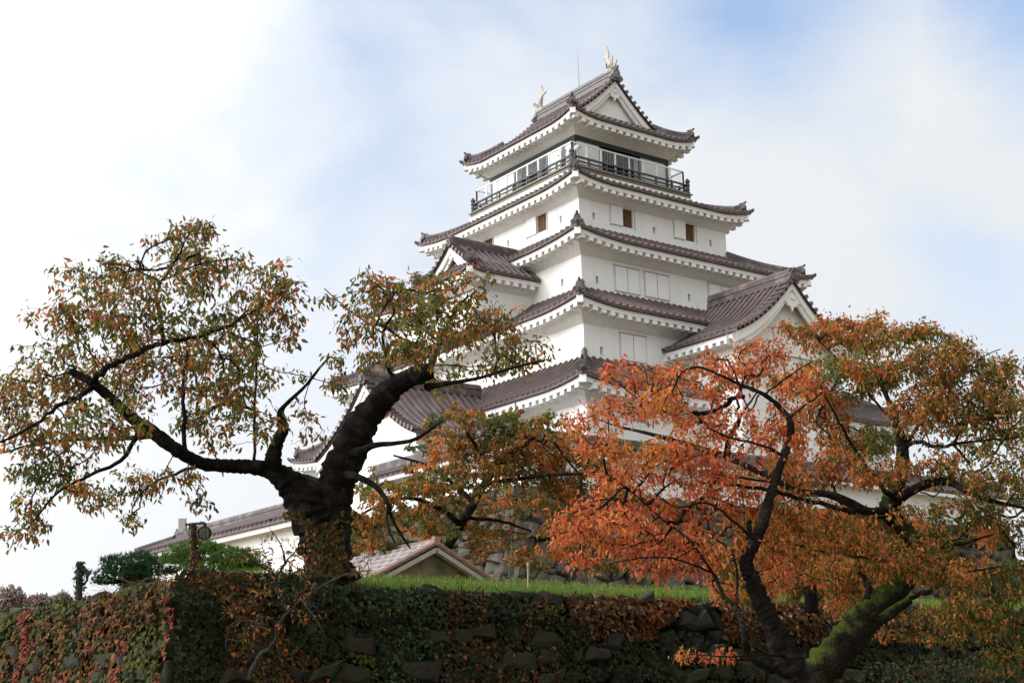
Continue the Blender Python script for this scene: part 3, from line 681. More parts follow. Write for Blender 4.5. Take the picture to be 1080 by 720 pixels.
# ------------------------------------------------------------------ long corridor building, left
def corridor():
    root = empty('corridor_building', (0, -20.4, 3.0), 'long low white corridor building with grey-brown tiled roof, left of the keep', 'building')
    x0, x1, yc, hw = -7.0, 9.5, -20.5, 1.6
    w = MB(); w.box(((x0+x1)/2+.2, yc, 5.95), x1-x0-1.5, 2*hw-1.3, 5.9); w.build('plaster_wall', PLASTER, root)
    t = MB(); ze, zr = 8.78, 9.45
    xr = x0+1.5
    for s in (-1, 1):
        P = lambda x, q: np.array([x, yc+s*hw*(1-q), ze+(zr-ze)*q])
        t.add([P(x0, 0), P(x1, 0), P(x1, 1), P(xr, 1)], [(0, 1, 2, 3)]); t.quad(P(x0, 0), P(x1, 0), P(x1, 0)-Z*.14, P(x0, 0)-Z*.14)
        for k in range(int((x1-x0)/.4)):
            x = x0+.3+k*.4; qm = min(1, (x-x0)/1.5)
            half_rib(t, [P(x, qm*u)+Z*.02 for u in (0, .5, .98)], X, .085)
    t.add([(x0, yc-hw, ze), (x0, yc+hw, ze), (xr, yc, zr)], [(0, 1, 2)])
    o = t.build('roof', TILE, root)
    e = MB(); e.box(((x0+x1)/2+.2, yc-hw+.18, ze-.24), x1-x0-.6, .1, .2)
    e.quad((x0+.2, yc-hw+.1, ze-.14), (x1, yc-hw+.1, ze-.14), (x1, yc-hw+.8, ze-.02), (x0+.2, yc-hw+.8, ze-.02))
    e.box((x0+.18, yc, ze-.24), .1, 2*hw-.4, .2); e.build('eave', TRIM, o)
    rg = MB(); ridge_bar(rg, [np.array([xr, yc, zr]), np.array([x1, yc, zr])], .26, .34); onigawara(rg, np.array([xr-.05, yc, zr]), -X, .8)
    for s in (-1, 1): ridge_bar(rg, [np.array([x0+.1, yc+s*hw*.95, ze+.08]), np.array([xr, yc, zr])], .16, .2)
    rg.build('ridge', RIDGE, o)
corridor()

# ------------------------------------------------------------------ small hut behind the bank
def hut():
    fx, yc, hw, zr, ze = 32.2, -30.55, 1.72, 4.98, 4.12
    root = empty('small_hut', (fx-1.2, yc, 3.2), 'small hut behind the grass bank with pale pink tiled roof and cream gable boards', 'hut')
    bx = fx-3.1
    w = MB(); ring = [(fx-.3, yc-hw+.35, 2.9), (fx-.3, yc+hw-.35, 2.9), (fx-.3, yc+hw-.35, ze+.12), (fx-.3, yc, zr-.12), (fx-.3, yc-hw+.35, ze+.12)]
    rb = [(bx+.3, y, z) for x, y, z in ring]
    w.add(ring+rb, [(0, 1, 2, 3, 4), (9, 8, 7, 6, 5)]+[(i, (i+5), (i+1) % 5+5, (i+1) % 5) for i in range(5)]); w.build('wall', HUTWALL, root)
    t = MB(); bbs = []
    for s in (-1, 1):
        P = lambda x, q, d=0: np.array([x, yc+s*hw*(1-q), ze+(zr-ze)*q+d])
        t.add([P(bx, 0, .05), P(fx, 0, .05), P(fx, 1, .05), P(bx, 1, .05), P(bx, 0), P(fx, 0), P(fx, 1), P(bx, 1)], [(0, 1, 2, 3), (4, 7, 6, 5), (0, 4, 5, 1), (1, 5, 6, 2), (0, 3, 7, 4)])
        n = 9; rows = 6                      # overlapping wavy pantiles
        for k in range(n):
            x = bx+(fx-bx)*(k+.5)/n
            for j in range(rows):
                a, b = P(x, j/rows, .055), P(x, (j+1.05)/rows, .035)
                half_rib(t, [a, b], X, .075)
        for xe in (fx-.06, bx+.06): bb = MB(); bb.bar(P(xe, 0, -.10), P(xe, 1, -.10), .09, .16, up=X); bbs.append(bb)
    o = t.build('roof', HUTTILE, root); [q.build('bargeboard', CREAM, o) for q in bbs]
    r = MB(); n = 9
    for k in range(n):
        x0 = bx+(fx-bx)*k/n; x1 = bx+(fx-bx)*(k+1.12)/n
        r.tube([(x0, yc, zr+.06), (x1, yc, zr+.06)], [.085, .075], 10)
    for s in (-1, 1):
        for k in range(8):
            a = np.array([fx+.0, yc+s*hw*k/8, zr+.06-(zr-ze)*k/8]); b = np.array([fx, yc+s*hw*(k+1.1)/8, zr+.05-(zr-ze)*(k+1.1)/8]); r.tube([a, b], [.035, .042], 8)
    r.box((fx-.02, yc, zr+.10), .12, .15, .16); r.build('ridge', HUTRIDGE, o)
hut()

# ------------------------------------------------------------------ leaves and trees
PAL = {
 'olive': [(.135, .130, .025), (.10, .108, .022), (.19, .165, .036)],
 'green': [(.060, .085, .018), (.045, .065, .016), (.085, .105, .025)],
 'brown': [(.20, .095, .030), (.16, .07, .025), (.13, .07, .025)],
 'orange': [(.52, .19, .045), (.48, .155, .04), (.55, .24, .06)],
 'red': [(.60, .145, .062), (.56, .115, .05), (.64, .19, .085), (.46, .085, .042)],
 'rust': [(.32, .105, .035), (.26, .075, .03), (.38, .14, .045)],
 'yellow': [(.36, .25, .05), (.30, .20, .04)],
 'darkgreen': [(.022, .042, .016), (.030, .055, .020), (.018, .034, .014), (.05, .075, .03)],
 'dry': [(.22, .12, .065), (.17, .085, .05), (.27, .16, .09), (.13, .06, .04)],
 'hazy': [(.23, .19, .17), (.19, .165, .15), (.27, .21, .18)],  # distance haze put into the leaf colours of the far trees
 'ivyrust': [(.115, .042, .015), (.08, .030, .013), (.16, .060, .02)], 'ivybrown': [(.065, .036, .014), (.042, .025, .012), (.09, .05, .018)], 'ivyolive': [(.045, .048, .010), (.034, .036, .009), (.065, .06, .012)], 'ivyred': [(.17, .045, .02), (.13, .036, .018)], 'ivydark': [(.014, .022, .009), (.018, .028, .011), (.024, .022, .012), (.030, .024, .014)],
 'pine': [(.030, .070, .020), (.045, .095, .025), (.022, .05, .016)],
}
def pick(mix, n):
    ks = list(mix); w = np.array([mix[k] for k in ks], float); w /= w.sum(); c = rng.choice(len(ks), n, p=w)
    out = np.empty((n, 3))
    for i, k in enumerate(ks):
        idx = np.where(c == i)[0]; p = np.array(PAL[k]); out[idx] = p[rng.integers(0, len(p), len(idx))]
    return out*rng.uniform(.82, 1.32, (n, 1))
def unit(a): return a/(np.linalg.norm(a, axis=1, keepdims=True)+1e-9)
def leaf_mesh(name, pos, dr, nr, Ln, Wd, col, mat, parent=None, shape='leaf'):
    n = len(pos); dr = unit(dr); sd = unit(np.cross(dr, nr)); up = np.cross(sd, dr)
    Ln = np.broadcast_to(Ln, (n,))[:, None]; Wd = np.broadcast_to(Wd, (n,))[:, None]
    if shape == 'leaf':
        tpl = [(0, 0, 0), (.34, .5, .10), (.34, -.5, .10), (.74, .30, .02), (.74, -.30, .02), (1, 0, -.14)]; fc = [(0, 1, 2), (1, 3, 4, 2), (3, 5, 4)]
    elif shape == 'ivy':
        tpl = [(0, 0, 0), (-.12, .42, -.05), (.35, .55, .0), (.55, .22, .08), (1, 0, -.1), (.55, -.22, .08), (.35, -.55, 0), (-.12, -.42, -.05)]; fc = [tuple(range(8))[::-1]]
    elif shape == 'blade':
        tpl = [(0, .5, 0), (0, -.5, 0), (.6, -.32, .06), (.6, .32, .06), (1, 0, .22)]; fc = [(0, 1, 2, 3), (3, 2, 4)]
    elif shape == 'needle':
        tpl = [(0, .5, 0), (0, -.5, 0), (1, 0, 0)]; fc = [(0, 1, 2)]
    k = len(tpl); V = np.empty((n, k, 3))
    for i, (a, b, c) in enumerate(tpl): V[:, i] = pos+dr*Ln*a+sd*Wd*b+up*Ln*c
    me = bpy.data.meshes.new(name); nl = sum(len(f) for f in fc)
    me.vertices.add(n*k); me.vertices.foreach_set('co', V.reshape(-1).astype(np.float32))
    base = (np.arange(n)*k)[:, None]
    li = np.concatenate([np.array(f) for f in fc])[None, :]+base
    me.loops.add(n*nl); me.loops.foreach_set('vertex_index', li.reshape(-1).astype(np.int32))
    st = np.cumsum([0]+[len(f) for f in fc[:-1]])[None, :]+(np.arange(n)*nl)[:, None]
    me.polygons.add(n*len(fc)); me.polygons.foreach_set('loop_start', st.reshape(-1).astype(np.int32))
    me.update(calc_edges=True); me.validate()
    ca = me.color_attributes.new('leaf_colour', 'FLOAT_COLOR', 'POINT')
    cc = np.ones((n, k, 4)); cc[:, :, :3] = col[:, None, :]; ca.data.foreach_set('color', cc.reshape(-1).astype(np.float32))
    me.materials.append(mat)
    o = bpy.data.objects.new(name, me); COL.objects.link(o)
    return adopt(o, parent)

def resample(pts, rad, step):
    out = []; ro = []
    for (p, q, a, b) in zip(pts[:-1], pts[1:], rad[:-1], rad[1:]):
        n = max(1, int(np.linalg.norm(q-p)/step))
        for i in range(n): out.append(p+(q-p)*i/n); ro.append(a+(b-a)*i/n)
    out.append(pts[-1]); ro.append(rad[-1]); return out, ro
def smooth_poly(pts, rad, k=3):
    """Catmull-Rom through the limb's joints."""
    P = [pts[0]]+list(pts)+[pts[-1]]; Rr = [rad[0]]+list(rad)+[rad[-1]]; o = []; r = []
    for i in range(1, len(P)-2):
        for j in range(k):
            t = j/k; a, b, c, d = P[i-1], P[i], P[i+1], P[i+2]
            o.append(.5*((2*b)+(-a+c)*t+(2*a-5*b+4*c-d)*t*t+(-a+3*b-3*c+d)*t**3)); r.append(Rr[i]*(1-t)+Rr[i+1]*t)
    o.append(P[-2]); r.append(Rr[-2]); return o, r

def colonise(seeds, A, step, kill, infl, reach=3.0, iters=1800, wander=.34):
    nodes = [np.array(s) for s in seeds]; par = [-1]*len(nodes); nd = np.array(nodes)
    alive = np.ones(len(A), bool); best = np.full(len(A), 1e9); bi = np.zeros(len(A), int)
    for c in range(0, len(nd), 400):
        d = np.linalg.norm(A[:, None]-nd[None, c:c+400], axis=2); j = d.argmin(1); m = d[np.arange(len(A)), j]
        u = m < best; best[u] = m[u]; bi[u] = j[u]+c
    for it in range(iters):
        act = np.where(alive & (best < infl))[0]
        if len(act) == 0:            # reach the next spray with one single wandering twig
            ai = np.where(alive & (best < reach))[0]
            if len(ai) == 0: break
            a = ai[best[ai].argmin()]; k = int(bi[a]); p = nodes[k]; k0 = len(nodes); bow = rng.normal(0, .25, 3)
            while np.linalg.norm(A[a]-p) > infl*.6 and len(nodes)-k0 < 80:
                v = A[a]-p; v = v/np.linalg.norm(v)+bow+rng.normal(0, .22, 3); bow *= .93
                p = p+v/np.linalg.norm(v)*step; nodes.append(p); par.append(k); k = len(nodes)-1
            if len(nodes) == k0: alive[a] = False; continue
            nn = np.array(nodes[k0:]); ai = np.where(alive)[0]
            d = np.linalg.norm(A[ai][:, None]-nn[None], axis=2); j = d.argmin(1); m = d[np.arange(len(ai)), j]
            u = m < best[ai]; best[ai[u]] = m[u]; bi[ai[u]] = j[u]+k0
            if not (best[alive] < infl).any(): alive[a] = False
            continue
        sums = {}
        for a in act:
            v = A[a]-nodes[bi[a]]; v = v/(np.linalg.norm(v)+1e-9)
            sums.setdefault(bi[a], []).append(v)
        new = []
        for k, vs in sums.items():
            if len(sums) > 2 and rng.uniform() < .55: continue      # shoots do not all start at once
            v = np.sum(vs, axis=0)+rng.normal(0, wander, 3)*len(vs)**.5; v /= (np.linalg.norm(v)+1e-9)
            new.append(nodes[k]+v*step); par.append(k)
        if not new: continue
        k0 = len(nodes); nodes += new; nn = np.array(new)
        ai = np.where(alive)[0]
        d = np.linalg.norm(A[ai][:, None]-nn[None], axis=2); j = d.argmin(1); m = d[np.arange(len(ai)), j]
        u = m < best[ai]; best[ai[u]] = m[u]; bi[ai[u]] = j[u]+k0
        alive &= best > kill
        if len(nodes) > 26000: break
    return np.array(nodes), np.array(par)

def tree(name, label, cat, base, limbs, clusters, dens, depth, spread, mix, nleaf, leafL, bark, tip=.0027, step=.12, group=None, jit=.16, droop=1.0, sides=12, mixfun=None, kill=None, thick=None, spray=1.0, spsize=1.0, scatter=.026, slim=.74):
    """A tree: hand-set main limbs, then twigs grown to fill its crown, then leaves on the twigs."""
    root = empty(name, base, label, cat, group)
    mt = MB(); ml = MB(); seeds = []; srad = []
    for li, lb in enumerate(limbs):
        m = mt if li < 3 and max(q[2]*q[3] for q in lb)/FPX > .09 else ml
        pts = [at(u, v_, d) for u, v_, r_, d in lb]; rad = [max(.005, r_*d/FPX*(.93 if li == 0 else (.86 if r_ > 14 else slim))) for u, v_, r_, d in lb]
        if li == 0: pts = pts
        p2, r2 = smooth_poly(pts, rad, 9 if max(rad) > .10 else 5)
        if max(rad) < .05:      # thin branches keep a natural wobble
            p2 = [p+rng.normal(0, .35, 3)*r for p, r in zip(p2, r2)]
        big = max(rad) > .10
        m.tube(p2, r2, 28 if big else 7, True, jit if big else .08)
        s, rr = resample(pts, rad, step)
        for p, r in zip(s, rr):
            if r < .16: seeds.append(p); srad.append(r)
    mt.build('trunk', bark, root, smooth=True) if mt.v else None
    ml.build('limbs' if mt.v else 'stem', BARKGREY if bark is BARKGREY else BARK, root, smooth=True)
    A = []
    for c in clusters:
        u, v_, ru, rv = c[:4]; w = c[4] if len(c) > 4 else 1.0; dc = c[5] if len(c) > 5 else depth+rng.uniform(-1, 1)*spread
        n = max(20, int(dens*60.0*ru*rv/1000*w)); k = dc/FPX; th = (thick or .8)*(ru+rv)/2*k; ctr = at(u, v_, dc)
        ns_ = max(3, int(round(ru*rv*spray*w/28))); per = max(6, n//ns_)
        for j in range(ns_):        # foliage hangs in small flat sprays with air between them
            g_ = rng.normal(0, 1, 3); g_ /= np.linalg.norm(g_); g_ *= rng.uniform(0, 1)**.42*rng.choice((1.0, 1.0, 1.0, 1.18))
            c_ = ctr+cr*(g_[0]*ru*k)+cu*(g_[1]*rv*k)+fw*(g_[2]*th)
            ax_ = unit(rng.normal(0, 1, (1, 3))*np.array([[1, 1, .45]]))[0]; sd_ = nrmz(np.cross(ax_, Z)); up_ = np.cross(sd_, ax_)
            L_ = k*rng.uniform(7, 17)*spsize; q = rng.normal(0, 1, (per, 3)); q /= np.linalg.norm(q, axis=1, keepdims=True); q *= rng.uniform(0, 1, (per, 1))**.4
            A.append(c_+ax_*(q[:, :1]*L_)+sd_*(q[:, 1:2]*L_*.55)+up_*(q[:, 2:]*L_*.22))
    A = np.concatenate(A)
    nd, par = colonise(seeds, A, step, kill or step*1.05, 7*step)
    n = len(nd); ns = len(seeds); print('TREE', label[:30], 'attr', len(A), 'nodes', n, 'seeds', ns)
    kids = np.zeros(n, int)
    for i in range(ns, n): kids[par[i]] += 1
    p_ = 2.65; acc = np.zeros(n); tipd = np.zeros(n, int)
    for i in range(n-1, ns-1, -1):
        if acc[i] == 0: acc[i] = tip**p_
        acc[par[i]] += acc[i]; tipd[par[i]] = max(tipd[par[i]], tipd[i]+1)
    rad = acc**(1/p_)
    b = MB(); done = np.zeros(n, bool); ch = [[] for _ in range(n)]
    for i in range(ns, n): ch[par[i]].append(i)
    starts = [i for i in range(ns, n) if par[i] < ns or len(ch[par[i]]) > 1]
    for i in starts:
        chain = [par[i], i]
        while True:
            k = chain[-1]
            if len(ch[k]) == 1: chain.append(ch[k][0])
            elif len(ch[k]) > 1:
                break
            else: break
        rr = [rad[k] for k in chain]; rr[0] = min(rr[1]*1.15, rad[chain[0]]) if chain[0] >= ns else rr[1]*1.15
        b.tube([nd[k] for k in chain], rr, 5 if rr[0] > .012 else 4, False)
    b.build('branches', bark, root, smooth=True)
    cand = np.array([i for i in range(ns, n) if tipd[i] <= 9])
    wts = 1.0/(1+.10*tipd[cand]); wts /= wts.sum()
    pk = rng.choice(cand, nleaf, p=wts)
    t = rng.uniform(0, 1, (nleaf, 1)); pos = nd[par[pk]]*(1-t)+nd[pk]*t+rng.normal(0, scatter, (nleaf, 3))
    tw = unit(nd[pk]-nd[par[pk]])
    d = np.array([[0, 0, -1.0]])*droop*rng.uniform(.3, 1.3, (nleaf, 1))+tw*.4+rng.normal(0, .48, (nleaf, 3))
    nrm = rng.normal(0, 1, (nleaf, 3))+np.array([[0, 0, .6]])
    col = pick(mix, nleaf)
    if mixfun is not None:
        # colour drifts from branch to branch
        for key, fx, prob in mixfun:
            if callable(fx): sel = np.where(rng.uniform(0, 1, len(pos)) < fx(pos)*prob)[0]; col[sel] = pick({key: 1}, len(sel)); continue
            f = np.array([mnoise.noise(Vector(p*fx)) for p in pos]); sel = np.where((f > prob))[0]
            col[sel] = pick({key: 1}, len(sel))
    Ls = leafL*rng.uniform(.65, 1.2, nleaf)
    leaf_mesh('foliage', pos+d*.01, d, nrm, Ls, Ls*rng.uniform(.33, .46, nleaf), col, LEAF, root)
    return root

D1 = 20.0
big = [
 [(348, 614, 36, D1), (346, 598, 27, D1), (341, 575, 28, D1), (336, 550, 29, D1), (331, 528, 28, D1), (338, 508, 22, D1)],
 [(348, 590, 20, D1), (350, 560, 23, D1), (350, 530, 24, D1), (358, 500, 23, D1), (374, 462, 21, D1-.1), (390, 436, 18, D1-.2), (408, 415, 15, D1-.3), (428, 401, 13.5, D1-.4), (447, 393, 13, D1-.5), (456, 390, 10.5, D1-.5)],
 [(328, 560, 22, D1), (320, 530, 22, D1), (303, 507, 17, D1), (283, 496, 11.5, D1-.1), (262, 492, 10.5, D1-.3), (238, 491, 9.5, D1-.5), (212, 488, 9, D1-.7), (186, 474, 9.5, D1-.9), (163, 457, 10, D1-1.1), (140, 441, 8.5, D1-1.2), (118, 421, 7.5, D1-1.3), (98, 404, 6.5, D1-1.4), (80, 394, 5.5, D1-1.4), (73, 391, 4, D1-1.4)],
 [(290, 500, 11, D1), (288, 484, 12, D1-.2), (292, 468, 9, D1-.2), (299, 452, 8, D1-.2), (296, 438, 6, D1-.3), (300, 428, 3.2, D1-.3), (322, 407, 2.3, D1-.5), (337, 388, 1.8, D1-.7), (348, 376, 1.2, D1-.8)],
 [(268, 492, 2.4, D1-.2), (269, 440, 2.0, D1-.3), (271, 380, 1.7, D1-.4), (272, 325, 1.3, D1-.5), (278, 292, .8, D1-.6)],
 [(194, 478, 3.4, D1-.8), (194, 440, 3.2, D1-.8), (193, 400, 2.4, D1-.6), (198, 370, 1.4, D1-.5)],
 [(96, 404, 5, D1-1.4), (108, 392, 4.4, D1-1.6), (130, 380, 4, D1-1.8), (155, 368, 4, D1-1.9), (176, 361, 3.4, D1-2.0), (214, 354, 2.8, D1-2.0), (247, 341, 1.6, D1-2.1)],
 [(172, 362, 3, D1-2), (170, 335, 2.6, D1-1.9), (165, 314, 2.3, D1-1.9), (172, 296, 2, D1-1.8), (190, 266, 1.3, D1-1.8), (200, 245, .8, D1-1.8)],
 [(172, 296, 1.6, D1-1.8), (196, 284, 1.4, D1-1.6), (222, 276, 1.1, D1-1.5), (250, 272, .7, D1-1.4)],
 [(171, 298, 1.5, D1-1.8), (150, 288, 1.3, D1-2.1), (132, 280, .9, D1-2.3), (105, 278, .7, D1-2.4)],
 [(98, 408, 4, D1-1.4), (85, 416, 3.6, D1-1.6), (60, 430, 3, D1-1.9), (30, 452, 2.2, D1-2.2), (-10, 470, 1.4, D1-2.4)],
 [(165, 460, 5, D1-1), (130, 462, 3.4, D1-.6), (90, 462, 2.6, D1-.3), (40, 468, 2, D1), (0, 478, 1.3, D1+.2)],
 [(150, 448, 4, D1-1), (128, 485, 3, D1-1.3), (95, 500, 2.4, D1-1.6), (60, 520, 1.8, D1-1.8), (35, 550, 1.1, D1-1.9)],
 [(215, 488, 3, D1-.7), (185, 500, 2.2, D1-.4), (160, 510, 1.6, D1-.3), (142, 530, 1, D1-.2), (136, 555, .6, D1-.2)],
 [(450, 408, 6, D1-.4), (473, 404, 3.2, D1-.7), (507, 398, 2.5, D1-1), (540, 388, 2, D1-1.3), (575, 380, 1.2, D1-1.5)],
 [(415, 402, 3.2, D1-.3), (408, 380, 2.6, D1-.6), (404, 350, 2, D1-.9), (416, 328, 1.6, D1-1.1), (405, 306, 1, D1-1.2)],
 [(404, 352, 1.6, D1-.9), (384, 338, 1.3, D1-.8), (362, 322, 1.0, D1-.7), (342, 304, .7, D1-.6)],
 [(452, 390, 6, D1-.5), (462, 368, 3, D1-.2), (470, 348, 2.6, D1), (480, 328, 2.2, D1+.2), (494, 312, 1.4, D1+.4)],
 [(464, 364, 2.4, D1-.2), (440, 340, 2, D1+.2), (426, 328, 1.6, D1+.5), (408, 306, 1, D1+.8)],
 [(372, 478, 8, D1-.3), (384, 474, 6, D1-.7), (396, 469, 4.4, D1-.9), (418, 467, 3.4, D1-1.1), (440, 462, 2.8, D1-1.3), (466, 444, 1.6, D1-1.5)],
 [(366, 500, 7, D1-.3), (380, 504, 5, D1-.6), (395, 512, 4, D1-.8), (407, 526, 3.4, D1-1), (413, 545, 2.8, D1-1), (422, 562, 2.2, D1-1.1), (433, 578, 1.3, D1-1.1)],
 [(410, 535, 2.2, D1-1), (409, 555, 1.8, D1-1.2), (417, 572, 1.2, D1-1.3)],
]
cl1 = [(190, 252, 38, 22, .9), (120, 285, 50, 20), (225, 285, 50, 26), (92, 335, 55, 32, 1.1), (160, 325, 60, 35, 1.1), (55, 395, 55, 32), (150, 385, 65, 35, 1.2), (230, 365, 50, 32), (288, 300, 30, 24, .9), (265, 335, 45, 32, .9), (300, 345, 22, 22, .5), (35, 455, 42, 28), (110, 445, 60, 28), (60, 500, 48, 24), (30, 545, 26, 30, .9), (95, 520, 25, 20, .8), (142, 510, 38, 20, .8), (136, 548, 14, 16, .6), (180, 505, 35, 14, .7), (208, 530, 18, 12, .6), (225, 440, 42, 32), (240, 405, 45, 30, .9), (296, 395, 22, 26, .35), (10, 420, 25, 30), (320, 440, 22, 30, .25), (350, 410, 18, 16, .4), (285, 445, 25, 30, .3),
 (400, 302, 45, 18), (375, 340, 32, 26, .8), (435, 320, 50, 30, 1.2), (480, 305, 35, 22), (500, 338, 42, 26, 1.2), (450, 358, 50, 26, 1.2), (540, 365, 40, 18, .9), (520, 385, 42, 14), (415, 372, 35, 16), (572, 372, 18, 10, .7), (365, 385, 22, 14, .7), (348, 312, 16, 14, .5), (470, 395, 30, 14, .7), (400, 425, 16, 12, .5)]
cherry = tree('cherry_tree', 'large old cherry tree with thick dark forked trunk and olive-orange leaves on the bank', 'tree', at(345, 606, D1), big, cl1, 9.5, D1-.4, 1.9,
     {'olive': 5.6, 'green': 1.4, 'brown': 2.4, 'orange': 1.5, 'rust': 1.9}, 18500, .098, BARK, step=.065, mixfun=[('olive', 1.1, .20), ('green', 1.3, .55)], sides=18, jit=.22, scatter=.045, spsize=1.2)
def trunk_ivy(root):
    n = 900; t = rng.uniform(0, 1, n); u = 346-14*t+rng.normal(0, 19, n); v_ = 606-70*t
    P = np.array([at(a, b, D1-.42*math.sqrt(max(0, 1-((a-(346-14*c))/36)**2))-.03) for a, b, c in zip(u, v_, t)])
    keep = np.array([mnoise.noise(Vector(p*2.2)) > -.05 for p in P]); P = P[keep]; n = len(P)
    nr = -fw[None]+rng.normal(0, .5, (n, 3)); d = np.array([[0, 0, -1.0]])+rng.normal(0, .5, (n, 3))
    leaf_mesh('clinging_ivy', P, d, nr, rng.uniform(.04, .08, n), rng.uniform(.035, .06, n), pick({'ivybrown': 3, 'ivyolive': 3, 'ivyrust': 2, 'darkgreen': 2, 'rust': .4}, n), IVYLEAF, root, 'ivy')
trunk_ivy(cherry)

D2 = 33.0
mid = [
 [(455, 606, 6.4, D2), (470, 580, 5.6, D2), (484, 556, 5.2, D2), (500, 530, 4.6, D2), (512, 508, 4.2, D2), (524, 492, 3.8, D2), (540, 478, 3, D2), (562, 462, 1.8, D2)],
 [(486, 553, 5, D2), (462, 535, 3.6, D2-.5), (430, 525, 2.8, D2-1), (395, 535, 2, D2-1.4), (372, 548, 1.2, D2-1.6)],
 [(500, 530, 4, D2), (476, 508, 3, D2+.5), (448, 490, 2.4, D2+.9), (415, 480, 1.5, D2+1.2)],
 [(520, 496, 3.5, D2), (505, 475, 2.6, D2-.8), (492, 455, 1.6, D2-1.3)],
 [(512, 510, 4, D2), (545, 505, 3, D2-.7), (585, 500, 2.4, D2-1.2), (630, 500, 1.5, D2-1.5)],
 [(470, 580, 4, D2), (440, 572, 2.6, D2-.6), (410, 575, 1.6, D2-1)],
 [(492, 545, 3, D2), (530, 550, 2.2, D2+.4), (560, 560, 1.4, D2+.8)],
]
cl2 = [(520, 447, 55, 18), (480, 470, 45, 20), (430, 505, 40, 16, .8), (560, 475, 50, 22), (610, 480, 40, 22), (500, 500, 45, 18), (395, 540, 32, 24), (440, 550, 36, 18, .8), (395, 575, 28, 14), (545, 500, 40, 14), (600, 510, 45, 18), (475, 440, 30, 12, .8), (585, 447, 40, 14), (500, 575, 55, 16, .6), (560, 590, 35, 14, .5), (645, 505, 30, 18), (620, 545, 40, 18, .7), (440, 520, 45, 14, .7), (655, 470, 25, 16, .7), (585, 540, 35, 16, .6), (440, 590, 25, 10, .6), (530, 475, 60, 20), (590, 500, 50, 22), (470, 500, 40, 18), (470, 545, 50, 20, .7), (540, 530, 40, 16, .6), (400, 520, 26, 16, .9), (380, 560, 20, 18), (610, 575, 36, 18, .9), (640, 595, 30, 10, .7), (585, 560, 30, 18, .6), (660, 530, 36, 18, .8), (520, 560, 36, 14, .5), (480, 520, 40, 14, .7)]
tree('cherry_tree', 'orange-green cherry tree with slanting dark stem in the middle, behind the small hut', 'tree', at(455, 612, D2), mid, cl2, 16, D2, 2.6,
     {'olive': 3.8, 'orange': 2.6, 'rust': 2.2, 'brown': 1.6, 'green': 1.6}, 36000, .108, BARK, tip=.0038, step=.095, mixfun=[('olive', .8, .22), ('green', 1.1, .38), ('orange', 1.0, .38)])

D3 = 12.6
redt = [
 [(852, 742, 18, D3), (840, 712, 17, D3), (826, 685, 15.5, D3), (813, 655, 11.5, D3), (803, 634, 10.5, D3), (794, 612, 9, D3), (787, 592, 7.6, D3), (797, 570, 6.8, D3), (806, 545, 6.6, D3), (815, 514, 5.6, D3), (825, 484, 4.8, D3), (833, 462, 4.2, D3), (833, 444, 3.8, D3), (823, 430, 3.0, D3), (806, 416, 2.4, D3-.1), (780, 405, 1.8, D3-.2), (752, 392, 1.1, D3-.3)],
 [(789, 594, 7, D3), (790, 572, 5.5, D3), (791, 549, 4, D3+.05)],
 [(806, 416, 1.8, D3), (822, 404, 1.6, D3+.2), (840, 391, 1.3, D3+.3), (858, 380, .8, D3+.4)],
 [(834, 440, 2.2, D3), (849, 427, 1.9, D3+.2), (863, 418, 1.4, D3+.4), (874, 404, .9, D3+.5)],
 [(800, 416, 1.6, D3), (790, 432, 1.3, D3), (776, 396, 1.2, D3-.2), (765, 375, .8, D3-.3)],
 [(842, 716, 9, D3), (815, 702, 7.5, D3-.1), (790, 690, 6.5, D3-.3), (785, 665, 5.5, D3-.4), (776, 640, 4.4, D3-.4), (764, 627, 3.4, D3-.4), (752, 604, 2.4, D3-.5), (738, 585, 1.5, D3-.6)],
 [(776, 640, 3, D3-.4), (778, 610, 2.2, D3-.3), (772, 580, 1.5, D3-.3)],
 [(752, 604, 2, D3-.5), (715, 590, 1.7, D3-.8), (675, 588, 1.4, D3-1), (635, 597, .9, D3-1.1)],
 [(762, 622, 2, D3-.4), (730, 572, 2, D3-.2), (700, 548, 1.7, D3), (668, 520, 1.4, D3+.1), (640, 500, 1, D3+.2)],
 [(797, 570, 3, D3), (772, 548, 2.3, D3-.3), (745, 530, 2, D3-.5), (715, 535, 1.5, D3-.7), (690, 520, 1, D3-.8)],
 [(826, 480, 2.4, D3), (800, 468, 2, D3-.4), (772, 462, 1.6, D3-.6), (745, 450, 1.1, D3-.8)],
 [(830, 690, 4, D3), (800, 690, 2, D3-.6), (770, 692, 1.4, D3-.9), (735, 690, .9, D3-1)],
]
cl3 = [(700, 400, 45, 16), (655, 392, 35, 12, .7), (720, 425, 50, 22), (680, 430, 42, 18, .8), (640, 425, 25, 18, .6), (770, 395, 42, 24), (800, 370, 36, 18), (640, 465, 35, 18, .7), (705, 475, 55, 22), (760, 450, 45, 24), (640, 520, 40, 22, .8), (700, 540, 55, 24, .9), (655, 572, 42, 18, .9), (615, 590, 30, 8, .8), (700, 594, 55, 12), (740, 575, 45, 22), (775, 525, 38, 28), (740, 690, 28, 8, .9), (600, 560, 25, 12, .6), (820, 465, 36, 28), (850, 400, 28, 18), (745, 500, 45, 20), (730, 380, 30, 14, .7), (760, 620, 30, 14, .7), (680, 500, 30, 18, .7), (815, 600, 25, 25, .6), (655, 545, 30, 16, .7), (620, 555, 40, 22, .8), (690, 565, 50, 20, .8), (650, 500, 40, 20, .7), (610, 440, 30, 14, .4)]
